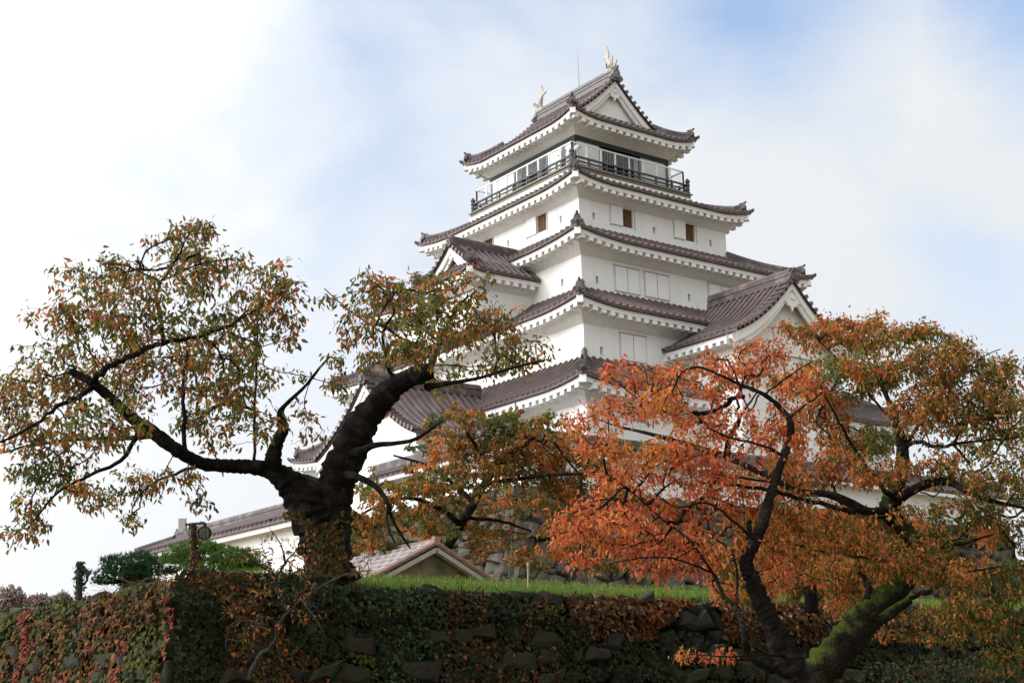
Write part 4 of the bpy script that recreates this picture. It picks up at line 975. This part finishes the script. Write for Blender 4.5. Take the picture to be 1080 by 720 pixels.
tree('cherry_tree', 'slender cherry tree with bright red-orange leaves and thin dark stem in front of the wall', 'tree', at(850, 745, D3)*np.array([1, 1, 0]), redt, cl3, 9, D3+.75, 1.1,
     {'red': 5.0, 'orange': 2.6, 'rust': 1.6, 'olive': .6}, 14500, .058, BARK, step=.045, mixfun=[('orange', 1.6, .34)], jit=.28, slim=.62, scatter=.032)

D4 = 14.0
moss = [
 [(838, 748, 23, D4), (862, 712, 20, D4), (888, 682, 19, D4), (908, 656, 18.5, D4), (925, 638, 16, D4), (946, 622, 12.5, D4+.1), (964, 600, 10, D4+.2), (968, 580, 9, D4+.2), (957, 560, 9.5, D4+.2), (944, 546, 11, D4+.2), (937, 533, 10, D4+.2), (944, 516, 8, D4+.2), (951, 496, 8.5, D4+.2), (952, 474, 7, D4+.3), (948, 452, 5, D4+.3), (938, 425, 3, D4+.4), (925, 395, 1.8, D4+.5)],
 [(896, 674, 11, D4-.1), (925, 655, 12.5, D4-.1), (945, 642, 10, D4-.2), (960, 632, 8, D4-.2)],
 [(956, 634, 5, D4-.2), (985, 620, 3.4, D4-.4), (1015, 605, 2.4, D4-.6), (1055, 597, 1.4, D4-.8)],
 [(912, 640, 9, D4), (916, 620, 6, D4), (905, 600, 4, D4+.2), (900, 575, 2.6, D4+.3), (890, 555, 1.4, D4+.3)],
 [(938, 540, 13, D4+.2), (916, 540, 10, D4), (896, 530, 9, D4-.1), (873, 521, 7.5, D4-.2), (842, 518, 6.5, D4-.2), (806, 500, 6, D4-.1), (778, 487, 6, D4), (752, 477, 6, D4+.1), (727, 469, 5.4, D4+.2), (702, 462, 4.6, D4+.3), (680, 456, 3.4, D4+.3), (650, 449, 2, D4+.4), (625, 440, 1, D4+.5)],
 [(768, 480, 4.5, D4), (769, 466, 4.2, D4+.1), (777, 449, 3.2, D4+.2), (786, 431, 2.4, D4+.3), (800, 412, 1.5, D4+.4)],
 [(900, 540, 6, D4-.4), (872, 533, 5, D4-.6), (832, 522, 4.2, D4-.8), (805, 515, 3.6, D4-.9), (761, 510, 2.8, D4-1), (734, 508, 1.8, D4-1)],
 [(944, 528, 6, D4), (920, 500, 4.6, D4-.2), (904, 478, 3.6, D4-.3), (888, 450, 2.5, D4-.4), (872, 420, 1.5, D4-.5), (860, 390, .9, D4-.6)],
 [(940, 536, 10, D4+.2), (957, 520, 9.5, D4), (984, 508, 8, D4-.2), (1004, 509, 7, D4-.3), (1026, 521, 5.6, D4-.5), (1055, 530, 4, D4-.6), (1085, 536, 2.6, D4-.8)],
 [(951, 474, 4.5, D4+.3), (966, 466, 4, D4+.2), (985, 470, 3.8, D4), (1006, 468, 3.2, D4-.1), (1010, 450, 2.2, D4-.2), (1006, 432, 1.3, D4-.3)],
 [(1006, 468, 2.8, D4-.1), (1040, 464, 2.2, D4), (1085, 460, 1.4, D4+.2)],
 [(1006, 469, 2.4, D4-.1), (1018, 484, 2, D4-.2), (1028, 498, 1.3, D4-.3)],
 [(950, 480, 4, D4+.2), (975, 440, 3, D4+.6), (1000, 405, 2.2, D4+.9), (1030, 380, 1.4, D4+1.1), (1055, 368, .8, D4+1.2)],
 [(946, 448, 3, D4+.3), (920, 420, 2.4, D4+.8), (890, 385, 1.8, D4+1.2), (860, 355, 1, D4+1.4)],
 [(960, 600, 5, D4+.3), (990, 578, 3.4, D4+.5), (1020, 572, 2.4, D4+.7), (1060, 560, 1.4, D4+.8)],
 [(968, 590, 4, D4+.2), (930, 590, 3, D4-.3), (895, 585, 2.3, D4-.5), (860, 580, 1.6, D4-.7), (830, 570, 1, D4-.8)],
]
cl4 = [(880, 352, 55, 16), (930, 352, 50, 18), (835, 345, 24, 12, .8), (1000, 368, 36, 18), (1030, 385, 45, 18, 1.2), (1070, 385, 14, 8, .6), (960, 385, 70, 24), (900, 395, 60, 28), (1025, 415, 55, 26, 1.3), (860, 435, 42, 28), (980, 435, 60, 24), (1055, 440, 32, 24), (910, 462, 48, 24, 1.1), (1045, 500, 36, 28, .6), (1000, 545, 50, 22, .6), (1060, 560, 28, 30, .8), (865, 490, 40, 24, 1.1), (860, 560, 55, 26), (925, 580, 48, 24), (1000, 592, 48, 18), (1050, 610, 38, 20), (870, 600, 50, 18), (960, 608, 40, 14), (1005, 645, 48, 18, .9), (1055, 655, 36, 22, .9), (955, 660, 25, 12, .6), (825, 545, 38, 28, .9), (900, 622, 40, 12, .8), (1040, 470, 40, 18, .6), (975, 490, 34, 16, .9), (925, 500, 34, 18, .9), (1080, 470, 18, 30, .7), (830, 400, 30, 22, .9), (1030, 540, 40, 18, .6), (890, 545, 40, 16, .7), (1000, 670, 22, 8, .6), (1095, 430, 30, 30), (1095, 520, 30, 36, .8), (1095, 610, 30, 36), (1010, 500, 34, 18, .5), (985, 565, 36, 18, .8), (930, 540, 30, 14, .6), (820, 500, 34, 20, .8), (960, 350, 40, 14), (900, 335, 40, 10, .8), (870, 640, 30, 10, .5), (1050, 690, 40, 16, .5), (955, 585, 34, 24, .9, 13.3), (905, 560, 40, 18, .8, 13.3), (1000, 610, 40, 18, .8, 13.2), (960, 545, 26, 12, .5, 13.3), (1030, 650, 46, 20, .9, 13.2), (800, 560, 34, 18, .7, 12.9), (830, 590, 40, 20, .7, 13.1)]
tree('cherry_tree', 'wide cherry tree with moss-green leaning trunk and dense orange foliage, at the right edge', 'tree', at(838, 748, D4)*np.array([1, 1, 0]), moss, cl4, 10, D4+.8, 1.5,
     {'orange': 4.6, 'red': 1.7, 'rust': 2.4, 'olive': 2.6, 'brown': 1.2, 'green': .6}, 50000, .057, BARKMOSS, step=.048, mixfun=[('olive', lambda p: np.clip(((p-at(900, 500, 14.0))@cr)/1.5, 0, 1), .55), ('green', lambda p: np.clip(((p-at(900, 500, 14.0))@cr)/1.5, 0, 1)*np.clip((at(900, 420, 14.0)-p)@cu/1.2, 0, 1), .5), ('olive', .9, .34), ('orange', 1.2, .40)], sides=16, jit=.3, slim=.56, scatter=.032)

D5 = 21.5
back = [
 [(856, 645, 8, D5), (855, 622, 7, D5), (853, 600, 6, D5), (858, 582, 5, D5), (850, 565, 3, D5), (838, 552, 1.6, D5)],
 [(854, 610, 4, D5), (830, 596, 3, D5-.4), (800, 588, 2, D5-.7), (765, 592, 1, D5-.9)],
 [(857, 590, 3.5, D5), (885, 578, 2.4, D5+.3), (915, 575, 1.3, D5+.5)],
]
cl5 = [(820, 575, 45, 24), (770, 595, 40, 20), (870, 570, 45, 22), (900, 600, 45, 20), (840, 610, 45, 20), (790, 620, 35, 14), (880, 625, 40, 12), (930, 590, 35, 22), (980, 600, 35, 22, .8), (830, 548, 35, 16, .8)]
tree('cherry_tree', 'low bushy cherry tree with mixed green and orange leaves standing behind the mossy trunk', 'tree', at(856, 645, D5), back, cl5, 14, D5, 1.4,
     {'olive': 3.6, 'orange': 3.0, 'green': 1.6, 'rust': 1.5, 'yellow': .5}, 11000, .10, BARK, step=.075)

# bare shrub growing from the wall, below the big cherry
D6 = 17.9
shr = [
 [(262, 716, 6, D6), (272, 694, 5, D6), (287, 681, 4, D6-.1), (293, 661, 3.4, D6-.1), (304, 645, 2.8, D6-.1), (318, 633, 2.2, D6), (335, 621, 2.4, D6), (350, 612, 2.2, D6), (371, 604, 1.6, D6), (394, 601, 1, D6-.1)],
 [(304, 645, 3.2, D6), (296, 630, 4, D6), (290, 614, 4.4, D6), (297, 600, 4, D6), (301, 592, 3.4, D6), (298, 580, 2.2, D6), (294, 570, 1.4, D6), (284, 556, .8, D6)],
 [(301, 592, 2.2, D6), (312, 581, 1.6, D6-.1), (331, 565, 1, D6-.2)],
 [(290, 606, 2.6, D6), (279, 599, 2, D6-.1), (268, 592, 1.7, D6-.2), (247, 586, 1.3, D6-.3), (222, 584, .8, D6-.3)],
 [(288, 604, 1.6, D6), (282, 590, 1.2, D6+.1), (276, 574, .8, D6+.1)],
 [(318, 633, 1.8, D6), (328, 645, 1.3, D6-.2), (338, 660, 1, D6-.3), (344, 672, .7, D6-.3)],
 [(290, 670, 2, D6), (262, 655, 1.5, D6-.2), (242, 660, 1.1, D6-.3), (238, 685, .7, D6-.3)],
 [(296, 640, 2, D6), (270, 630, 1.4, D6-.1), (252, 636, 1, D6-.2), (230, 655, .7, D6-.3)],
]
cl6 = [(285, 570, 20, 14, .8), (270, 585, 20, 10, .7), (315, 570, 16, 10, .6), (300, 590, 30, 16, .8), (300, 625, 40, 14, .8), (270, 660, 30, 20, .6), (320, 600, 24, 14, .7), (250, 650, 25, 20, .5), (330, 650, 25, 18, .5), (380, 600, 20, 8, .5), (245, 590, 18, 8, .4)]
tree('bare_shrub', 'nearly bare twisted grey shrub rooted in the wall below the big cherry trunk', 'shrub', at(265, 712, D6), [[(u, v_, r_*.58, d) for u, v_, r_, d in l_] for l_ in shr], cl6, 26, D6, .35,
     {'rust': 2, 'orange': 1, 'olive': 1.5, 'brown': 1.5}, 420, .065, BARKGREY, tip=.0025, step=.04)

# ------------------------------------------------------------------ ivy on the wall
def ivy(name, label, regions, n, mix, size, face, parent_mat=IVYLEAF, hang=1.0, seed=0, over=.0, clump=.0):
    """Ivy spread on one face of the retaining wall: shingled leaves on trailing stems."""
    P = []; col = []
    for (a0, a1, z0, z1, w, mx_) in regions:
        k = int(n*w); a = rng.uniform(a0, a1, k); z = z0+(z1-z0)*rng.uniform(0, 1, k)
        for q, zz in zip(a, z):
            nse = mnoise.noise(Vector((q*.9, zz*.9, seed)))
            if nse < clump: continue
            out = .10+.16*max(0, mnoise.noise(Vector((q*1.7, zz*1.7, seed+4))))+.20*max(0, 1-abs(zz-WZ+.3)/.35)*rng.uniform(.2, 1)+rng.uniform(0, .06)
            bat = .35*(1-zz/WZ) if zz < WZ else 0
            P.append((WX+bat+out, q, zz) if face == 'E' else (q, WY-bat-out, zz))
        
    P = np.array(P); k = len(P); Nn = X if face == 'E' else -Y
    o = empty(name, P.mean(0)*np.array([1, 1, 0]), label, 'ivy')
    d = np.array([[0, 0, -1.0]])*hang+Nn[None]*.35+rng.normal(0, .45, (k, 3)); nr = Nn[None]+rng.normal(0, .38, (k, 3))+np.array([[0, 0, .35]])
    cl = pick(mix, k)
    for key, fx, pr in (regions[0][5] or []):
        f = np.array([mnoise.noise(Vector(p*fx)) for p in P]); s = np.where(f > pr)[0]; cl[s] = pick({key: 1}, len(s))
    s_ = size*rng.uniform(.55, 1.25, k)
    leaf_mesh('foliage', P, d, nr, s_, s_*rng.uniform(.75, 1.0, k), cl, parent_mat, o, 'ivy')
    st = MB(); T = Y if face == 'E' else X
    lo_, hi_ = regions[0][0], regions[0][1]
    for i in range(int(8+abs(hi_-lo_)*1.2)):
        q = rng.uniform(lo_, hi_); zz = WZ+.02; pts = []
        ln = rng.uniform(.5, 2.2)
        for s in range(8):
            t = s/7; z = zz-ln*t; b = .35*(1-z/WZ)
            qq = q+.25*math.sin(t*3+i)+rng.normal(0, .04); out = .09+rng.uniform(0, .12)
            pts.append((WX+b+out, qq, z) if face == 'E' else (qq, WY-b-out, z))
        st.tube(pts, [.008*(1-.6*s/7) for s in range(8)], 4, False)
    st.build('stems', BARK, o)
ivy('climbing_ivy', 'thick curtain of rust-red and olive ivy leaves on the sunlit left wall face', [(12, WX+.15, 0.1, WZ-.02, 1.0, [('ivyolive', .7, .10), ('ivyred', 1.2, .36), ('ivyrust', .9, .30)])], 34000, {'ivyrust': 4, 'ivyred': .6, 'ivybrown': 3.4, 'ivyolive': 3.0, 'rust': .25}, .080, 'S', hang=1.1, clump=-.6)
ivy('climbing_ivy', 'tangled rust and dark ivy hanging round the wall corner beside the bare shrub', [(WY-.2, -37.6, 0.6, WZ+.10, 1.0, [('ivydark', .9, -.05)])], 8500, {'ivyrust': 2.2, 'ivybrown': 3, 'ivyolive': 1.2, 'ivydark': 3, 'rust': .2}, .075, 'E', clump=-.75, seed=3)
ivy('climbing_ivy', 'patch of dark green ivy on the shaded wall right below the big trunk', [(-37.7, -35.9, .6, WZ-.02, 1.0, [('ivyolive', 2.0, .38)])], 3400, {'darkgreen': 4, 'ivydark': 3, 'ivyolive': .4}, .066, 'E', clump=-.5, seed=5)
ivy('climbing_ivy', 'fringe of dry pinkish-brown ivy along the shaded wall top, right of centre', [(-33.6, -24.0, 2.62, WZ-.02, 1.0, [('ivyrust', 1.2, .2)])], 4800, {'dry': 1, 'ivybrown': 4, 'ivyrust': 1.6}, .08, 'E', clump=-.25, seed=8)
ivy('climbing_ivy', 'sparse rusty creeper scattered over the dark shaded stones, centre of wall', [(-36, -33.2, .9, WZ-.04, 1.0, [('ivydark', 1.3, .1)])], 5600, {'ivyrust': 1.2, 'ivybrown': 3, 'ivyolive': 1, 'ivydark': 6, 'rust': .15}, .066, 'E', clump=-.55, seed=11)
ivy('climbing_ivy', 'dark leafy creeper on the shaded wall behind the right trunks', [(-33.2, -20, .5, 2.75, 1.0, [('ivydark', 1.0, -.1)])], 13000, {'ivydark': 6, 'ivyolive': 1.5, 'ivybrown': 2.4, 'ivyrust': .8}, .075, 'E', clump=-.60, seed=14)

def hanging_grass():
    n = 1500; onS = rng.uniform(0, 1, n) < .45; t = np.abs(rng.normal(0, 1, n))
    x = np.where(onS, WX-t*1.6, WX+rng.uniform(-.15, .1, n)); y = np.where(onS, WY+rng.uniform(-.1, .15, n), WY+t*.9)
    P = np.stack([x, y, WZ+rng.uniform(-.25, .10, n)], 1); out = np.where(onS[:, None], -Y[None], X[None])
    d = out*rng.uniform(.2, .9, (n, 1))+np.array([[0, 0, -1.0]])*rng.uniform(.1, 1, (n, 1))+rng.normal(0, .3, (n, 3))
    o = leaf_mesh('hanging_grass', P, d, out+np.array([[0, 0, 1.0]])+rng.normal(0, .3, (n, 3)), rng.uniform(.15, .42, n), np.full(n, .010), pick({'dry': 1, 'brown': 1, 'ivyolive': 2, 'ivybrown': 3}, n), GRASSM, None, 'blade')
    tag(o, 'dry brown grass hanging over the overgrown corner of the wall', 'grass', kind='stuff')
hanging_grass()

# bushy undergrowth, bottom right
def bush(label, c, rx, ry, rz, n, mix, size, name='shrub'):
    o = empty(name, (c[0], c[1], 0), label, 'shrub'); st = MB()
    c = np.array(c, float); q = unit(rng.normal(0, 1, (n, 3)))*rng.uniform(.35, 1, (n, 1))**.6
    f = np.array([1+.35*mnoise.noise(Vector(p*2.3+c)) for p in q])[:, None]; P = c+q*f*np.array([rx, ry, rz])
    d = q+np.array([[0, 0, -.5]])+rng.normal(0, .5, (n, 3))
    leaf_mesh('foliage', P, d, rng.normal(0, 1, (n, 3))+np.array([[0, 0, .8]]), size*rng.uniform(.6, 1.2, n), size*.5*rng.uniform(.7, 1.1, n), pick(mix, n), LEAF, o)
    for i in range(18):
        e = c+unit(rng.normal(0, 1, (1, 3)))[0]*np.array([rx, ry, rz])*.8; b = np.array([c[0]+rng.normal(0, .1), c[1]+rng.normal(0, .1), 0.0])
        st.tube([b, (b+e)/2+rng.normal(0, .08, 3), e], [.02, .012, .004], 5, False)
    st.build('stems', BARKGREY, o)
p = at(1010, 690, 17.0); bush('low dark green shrub with a few rusty leaves at the bottom right corner', (p[0], p[1], 1.45), 1.5, 1.3, .75, 4200, {'darkgreen': 3, 'ivydark': 3, 'ivyolive': 2.2, 'ivyrust': 1.2}, .07)

# ------------------------------------------------------------------ grass on the bank
def grass():
    n = 26000; y = rng.uniform(WY+.05, -18, n); x = WX-.12-np.abs(rng.normal(0, 1.0, n)); 
    k2 = 7000; x2 = rng.uniform(24, WX-.1, k2); y2 = WY+.12+np.abs(rng.normal(0, .8, k2)); x = np.concatenate([x, x2]); y = np.concatenate([y, y2]); n += k2
    z = np.array([bank(a, b) for a, b in zip(x, y)]); P = np.stack([x, y, z-.005], 1)
    d = np.array([[0, 0, 1.0]])+rng.normal(0, .30, (n, 3)); nr = rng.normal(0, 1, (n, 3))
    base = np.array([[.095, .175, .022]])*rng.uniform(.65, 1.35, (n, 1))+np.array([[.03, .01, 0]])*rng.uniform(0, 1, (n, 1))
    dry = np.array([mnoise.noise(Vector(p*.8)) > .38 for p in P]); base[dry] = base[dry]*np.array([1.3, .85, 1.1])
    o = leaf_mesh('grass', P, d, nr, rng.uniform(.06, .13, n), np.full(n, .011), base, GRASSM, None, 'blade'); tag(o, 'short bright green grass on the bank above the wall', 'grass', kind='stuff')
grass()
def litter():
    n = 520; y = rng.uniform(WY+.3, -20, n); x = WX-.2-np.abs(rng.normal(0, 1.1, n)); P = np.array([(a, b, bank(a, b)+rng.uniform(.03, .10)) for a, b in zip(x, y)])
    o = leaf_mesh('fallen_leaves', P, rng.normal(0, 1, (n, 3))*np.array([[1, 1, .3]]), np.array([[0, 0, 1.0]])+rng.normal(0, .4, (n, 3)), rng.uniform(.05, .085, n), rng.uniform(.022, .035, n), pick({'rust': 3, 'brown': 3, 'orange': 1.5, 'yellow': .5}, n), LEAF)
    tag(o, 'brown and orange fallen leaves scattered in the grass of the bank', 'fallen leaves', kind='stuff')
litter()

# ------------------------------------------------------------------ pines behind the left wall
def pine(label, base, pads, n, tint, D):
    root = empty('pine_tree', base, label, 'tree', 'trained pines behind the left wall')
    m = MB(); b = np.array(base, float); top = at(pads[0][0], pads[0][1]+4, D)
    m.tube([b, b+(top-b)*.4+cr*.12, b+(top-b)*.8-cr*.08, top], [.11, .09, .06, .03], 8, True, .1)
    for u, v_, ru, rv in pads: e = at(u, v_+rv*.4, D+rng.uniform(-.4, .4)); s = b+(top-b)*rng.uniform(.45, .8); m.tube([s, (s+e)/2-Z*.05, e], [.045, .03, .015], 6)
    m.build('trunk', PINETRUNK, root, smooth=True)
    P = []; k = D/FPX
    for u, v_, ru, rv in pads:
        kk = int(n*ru*rv/600); q = unit(rng.normal(0, 1, (kk, 3)))*rng.uniform(.2, 1, (kk, 1))**.5
        q[:, 1] = np.where(q[:, 1] < 0, q[:, 1]*.55, q[:, 1])
        f = np.array([1+.3*mnoise.noise(Vector(z*2.2)+Vector((u, v_, 0))) for z in q])[:, None]; q = q*f
        q = q*1.05; P.append(at(u, v_, D+rng.uniform(-.3, .3))+cr*q[:, :1]*ru*k+cu*q[:, 1:2]*rv*k+fw*q[:, 2:]*ru*.8*k)
    P = np.concatenate(P); kk = len(P); P = np.repeat(P, 9, 0); d = np.array([[0, 0, .9]])+rng.normal(0, .65, (kk*9, 3))
    c = pick({'pine': 1}, kk*9)*np.array(tint)
    leaf_mesh('foliage', P, d, rng.normal(0, 1, (kk*9, 3)), rng.uniform(.06, .11, kk*9), np.full(kk*9, .016), c, LEAF, root, 'needle')
pine('low dark green pine with flat layered pads, left of the two behind the wall', at(138, 640, 27), [(142, 592, 36, 8), (128, 603, 28, 7), (160, 603, 28, 7), (112, 613, 16, 5), (148, 615, 26, 6)], 900, (.62, .72, .8), 27.0)
pine('brighter green pine with rounded pads in front of the long corridor building', at(225, 640, 26), [(210, 580, 32, 9), (245, 588, 30, 10), (190, 590, 22, 8), (225, 598, 40, 9), (262, 598, 20, 8)], 900, (1.9, 1.65, 1.0), 26.0)

# ------------------------------------------------------------------ posts
def ivy_wrap(root, p, q, r, n, mix, size=.06):
    t = rng.uniform(0, 1, (n, 1)); th = rng.uniform(0, 2*math.pi, n); nr = np.stack([np.cos(th), np.sin(th), np.zeros(n)], 1)
    f = r*(1+.6*np.abs(rng.normal(0, 1, (n, 1)))); P = p+(q-p)*t+nr*f
    leaf_mesh('clinging_ivy', P, nr*.5+np.array([[0, 0, -1.0]])+rng.normal(0, .4, (n, 3)), nr, rng.uniform(.6, 1.2, n)*size, rng.uniform(.5, .9, n)*size, pick(mix, n), IVYLEAF, root, 'ivy')
D7 = 21.0
b = at(204, 625, D7); t = at(204, 551, D7)
root = empty('lamp_post', (b[0], b[1], 3.3), 'ivy-wrapped post with round floodlight and small pale box above the left wall', 'lamp post')
m = MB(); m.tube([b, t], [.05, .045], 8); m.bar(t-Z*.02, at(216, 551, D7), .035, .035); m.bar(t-Z*.02, at(194, 553, D7), .03, .03); m.build('post', DARKMETAL, root)
m = MB(); c = at(215.5, 561.5, D7); ax = nrmz(-fw+cr*.25-Z*.1)
m.tube([c-ax*.16, c-ax*.10, c-ax*.02, c+ax*.03, c+ax*.03, c+ax*.02], [.03, .07, .10, .108, .092, .09], 16, True)
m.tube([at(216, 551, D7), at(216, 555, D7)], [.03, .03], 6); fl = m.build('floodlight', DARKMETAL, root)
m = MB(); m.tube([c+ax*.022, c+ax*.034], [.09, .07], 16, True)
for k in (-1, 0, 1): m.tube([c+ax*.045+cr*(.05*k)-cu*.1, c+ax*.045+cr*(.05*k)+cu*.1], [.006, .006], 4)
m.build('lens', GLASS, fl)
m = MB(); m.obox(at(192.5, 552, D7), cr*.05, cu*.085, fw*.05); m.obox(at(195.5, 558, D7), cr*.02, cu*.05, fw*.03); m.build('junction_box', STEELW, root)
ivy_wrap(root, b, t, .045, 420, {'ivyrust': 3, 'ivybrown': 3, 'olive': 1.4, 'rust': 1}, .045)
D8 = 23.5
b = at(82.5, 640, D8); t = at(84.5, 592, D8)
root = empty('old_post', (b[0], b[1], 3.2), 'dark vine-covered post with slanting bracket, far left above the wall', 'post')
m = MB(); m.tube([b, t], [.062, .055], 8); m.build('post', BLACK, root)
m = MB(); m.bar(at(85, 597, D8), at(95, 606, D8), .06, .08); m.bar(at(83, 600, D8), at(79, 604, D8), .04, .05); m.tube([at(93, 605, D8), at(92, 612, D8), at(88, 617, D8)], [.02, .015, .012], 5)
m.tube([at(88+4*math.cos(a), 609+6*math.sin(a), D8) for a in np.linspace(0, 6.28, 12)], [.02]*12, 5); m.build('bracket', BLACK, root)
ivy_wrap(root, b, t, .05, 260, {'darkgreen': 3, 'ivydark': 4, 'ivyrust': .8}, .05)
p = at(557, 628, 22.5); q = at(557, 596, 22.5)
m = MB(); m.tube([(p[0], p[1], 3.3), q], [.016, .016], 8); m.tube([q-Z*.01, q+Z*.05], [.022, .022], 8)
tag(m.build('marker_post', LIGHTWOOD), 'thin pale marker post standing in the grass before the stone base', 'post')

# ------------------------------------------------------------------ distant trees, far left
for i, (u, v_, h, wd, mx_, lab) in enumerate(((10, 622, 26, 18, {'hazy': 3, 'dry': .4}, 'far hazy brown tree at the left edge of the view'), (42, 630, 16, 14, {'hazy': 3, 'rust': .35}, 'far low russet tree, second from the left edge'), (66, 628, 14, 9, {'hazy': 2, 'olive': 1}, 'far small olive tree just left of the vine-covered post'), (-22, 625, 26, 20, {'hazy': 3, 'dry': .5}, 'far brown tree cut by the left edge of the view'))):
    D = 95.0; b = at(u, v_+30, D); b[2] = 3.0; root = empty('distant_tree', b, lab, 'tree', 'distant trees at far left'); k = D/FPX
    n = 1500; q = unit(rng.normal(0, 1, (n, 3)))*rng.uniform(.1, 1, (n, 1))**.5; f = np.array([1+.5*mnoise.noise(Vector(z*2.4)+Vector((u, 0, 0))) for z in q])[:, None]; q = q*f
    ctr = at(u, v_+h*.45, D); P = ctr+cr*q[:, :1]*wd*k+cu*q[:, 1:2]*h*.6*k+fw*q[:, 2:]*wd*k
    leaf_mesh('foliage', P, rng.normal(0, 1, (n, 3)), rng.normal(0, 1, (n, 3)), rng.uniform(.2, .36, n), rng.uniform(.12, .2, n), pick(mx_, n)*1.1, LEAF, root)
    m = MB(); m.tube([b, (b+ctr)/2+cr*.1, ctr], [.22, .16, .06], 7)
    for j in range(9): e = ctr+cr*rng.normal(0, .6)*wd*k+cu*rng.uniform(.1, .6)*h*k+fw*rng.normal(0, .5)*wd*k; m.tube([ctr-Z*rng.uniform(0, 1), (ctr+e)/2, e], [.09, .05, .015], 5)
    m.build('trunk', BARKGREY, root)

# ------------------------------------------------------------------ visitor and viewing binoculars on the balcony
def visitor():
    p = on_plane(594, 149.5, 1, -3.56); x, y = p[0], -3.56
    b = np.array([x, y, PZ+.02]); H = 1.62
    J = {'pel': (0, 0, .90, .13, .10), 'ab': (0, 0, 1.06, .12, .09), 'ch': (0, 0, 1.24, .15, .10), 'nk': (0, 0, 1.38, .052, .052), 'hd': (0, -.02, 1.47, .072, .085), 'tp': (0, -.01, 1.57, .062, .07),
         'ls': (-.17, 0, 1.32, .055, .055), 'le': (-.22, -.06, 1.06, .042, .042), 'lw': (-.15, -.24, 1.02, .032, .03), 'lh': (-.13, -.31, 1.03, .034, .02),
         'rs': (.17, 0, 1.32, .055, .055), 're': (.22, -.06, 1.06, .042, .042), 'rw': (.15, -.24, 1.02, .032, .03), 'rh': (.13, -.31, 1.03, .034, .02),
         'lk': (-.09, -.01, .47, .06, .06), 'la': (-.09, .01, .08, .04, .042), 'lf': (-.10, -.13, .035, .04, .03), 'rk': (.09, -.01, .47, .06, .06), 'ra': (.09, .01, .08, .04, .042), 'rf': (.10, -.13, .035, .04, .03),
         'lp': (-.085, 0, .84, .085, .085), 'rp': (.085, 0, .84, .085, .085)}
    E_ = [('pel', 'ab'), ('ab', 'ch'), ('ch', 'nk'), ('nk', 'hd'), ('hd', 'tp'), ('ch', 'ls'), ('ls', 'le'), ('le', 'lw'), ('lw', 'lh'), ('ch', 'rs'), ('rs', 're'), ('re', 'rw'), ('rw', 'rh'), ('pel', 'lp'), ('lp', 'lk'), ('lk', 'la'), ('la', 'lf'), ('pel', 'rp'), ('rp', 'rk'), ('rk', 'ra'), ('ra', 'rf')]
    ks = list(J); me = bpy.data.meshes.new('person'); me.from_pydata([tuple(b+np.array(J[k][:3])) for k in ks], [(ks.index(a), ks.index(c)) for a, c in E_], []); me.update()
    o = bpy.data.objects.new('person', me); COL.objects.link(o); me.materials.append(material('clothing_dark', (.10, .09, .10), (.07, .065, .07), .9))
    md = o.modifiers.new('skin', 'SKIN'); sv = me.skin_vertices[0].data
    for i, k in enumerate(ks): sv[i].radius = J[k][3:5]
    sv[0].use_root = True; md.use_smooth_shade = True
    o.modifiers.new('sub', 'SUBSURF').levels = 2; o.modifiers['sub'].render_levels = 2
    tag(o, 'person in dark clothes with brown hair at the balcony rail near the keep corner', 'person')
    h = MB(); h.ball(b+np.array([0, .015, 1.535]), .088, .10, .085, 12, 8); h.build('hair', material('brown_hair', (.10, .045, .02), (.07, .03, .015), .6), o)
    f = MB(); f.ball(b+np.array([0, -.055, 1.48]), .064, .06, .085, 12, 8)
    f.prism([(-.012, -.02), (.012, -.02), (0, .025)], b+np.array([0, -.118, 1.475]), X, Z, .02); f.build('face', material('skin', (.50, .32, .23), None, .6), o)
visitor()
p = on_plane(609, 153, 0, 4.08); b = np.array([4.08, p[1], PZ+.02])
root = empty('viewing_binoculars', b, 'pale grey coin viewing binoculars on a stand at the balcony corner', 'binoculars')
m = MB(); m.tube([b, b+Z*.05, b+Z*.06, b+Z*1.05], [.16, .16, .05, .045], 10); m.build('stand', METAL, root)
m = MB(); c = b+Z*1.22; m.ball(c, .20, .17, .17, 12, 8)
for s in (-1, 1): m.tube([c+Y*s*.08-X*.18, c+Y*s*.08+X*.26], [.055, .07], 10)
m.build('scope_head', STEELW, root, smooth=True)
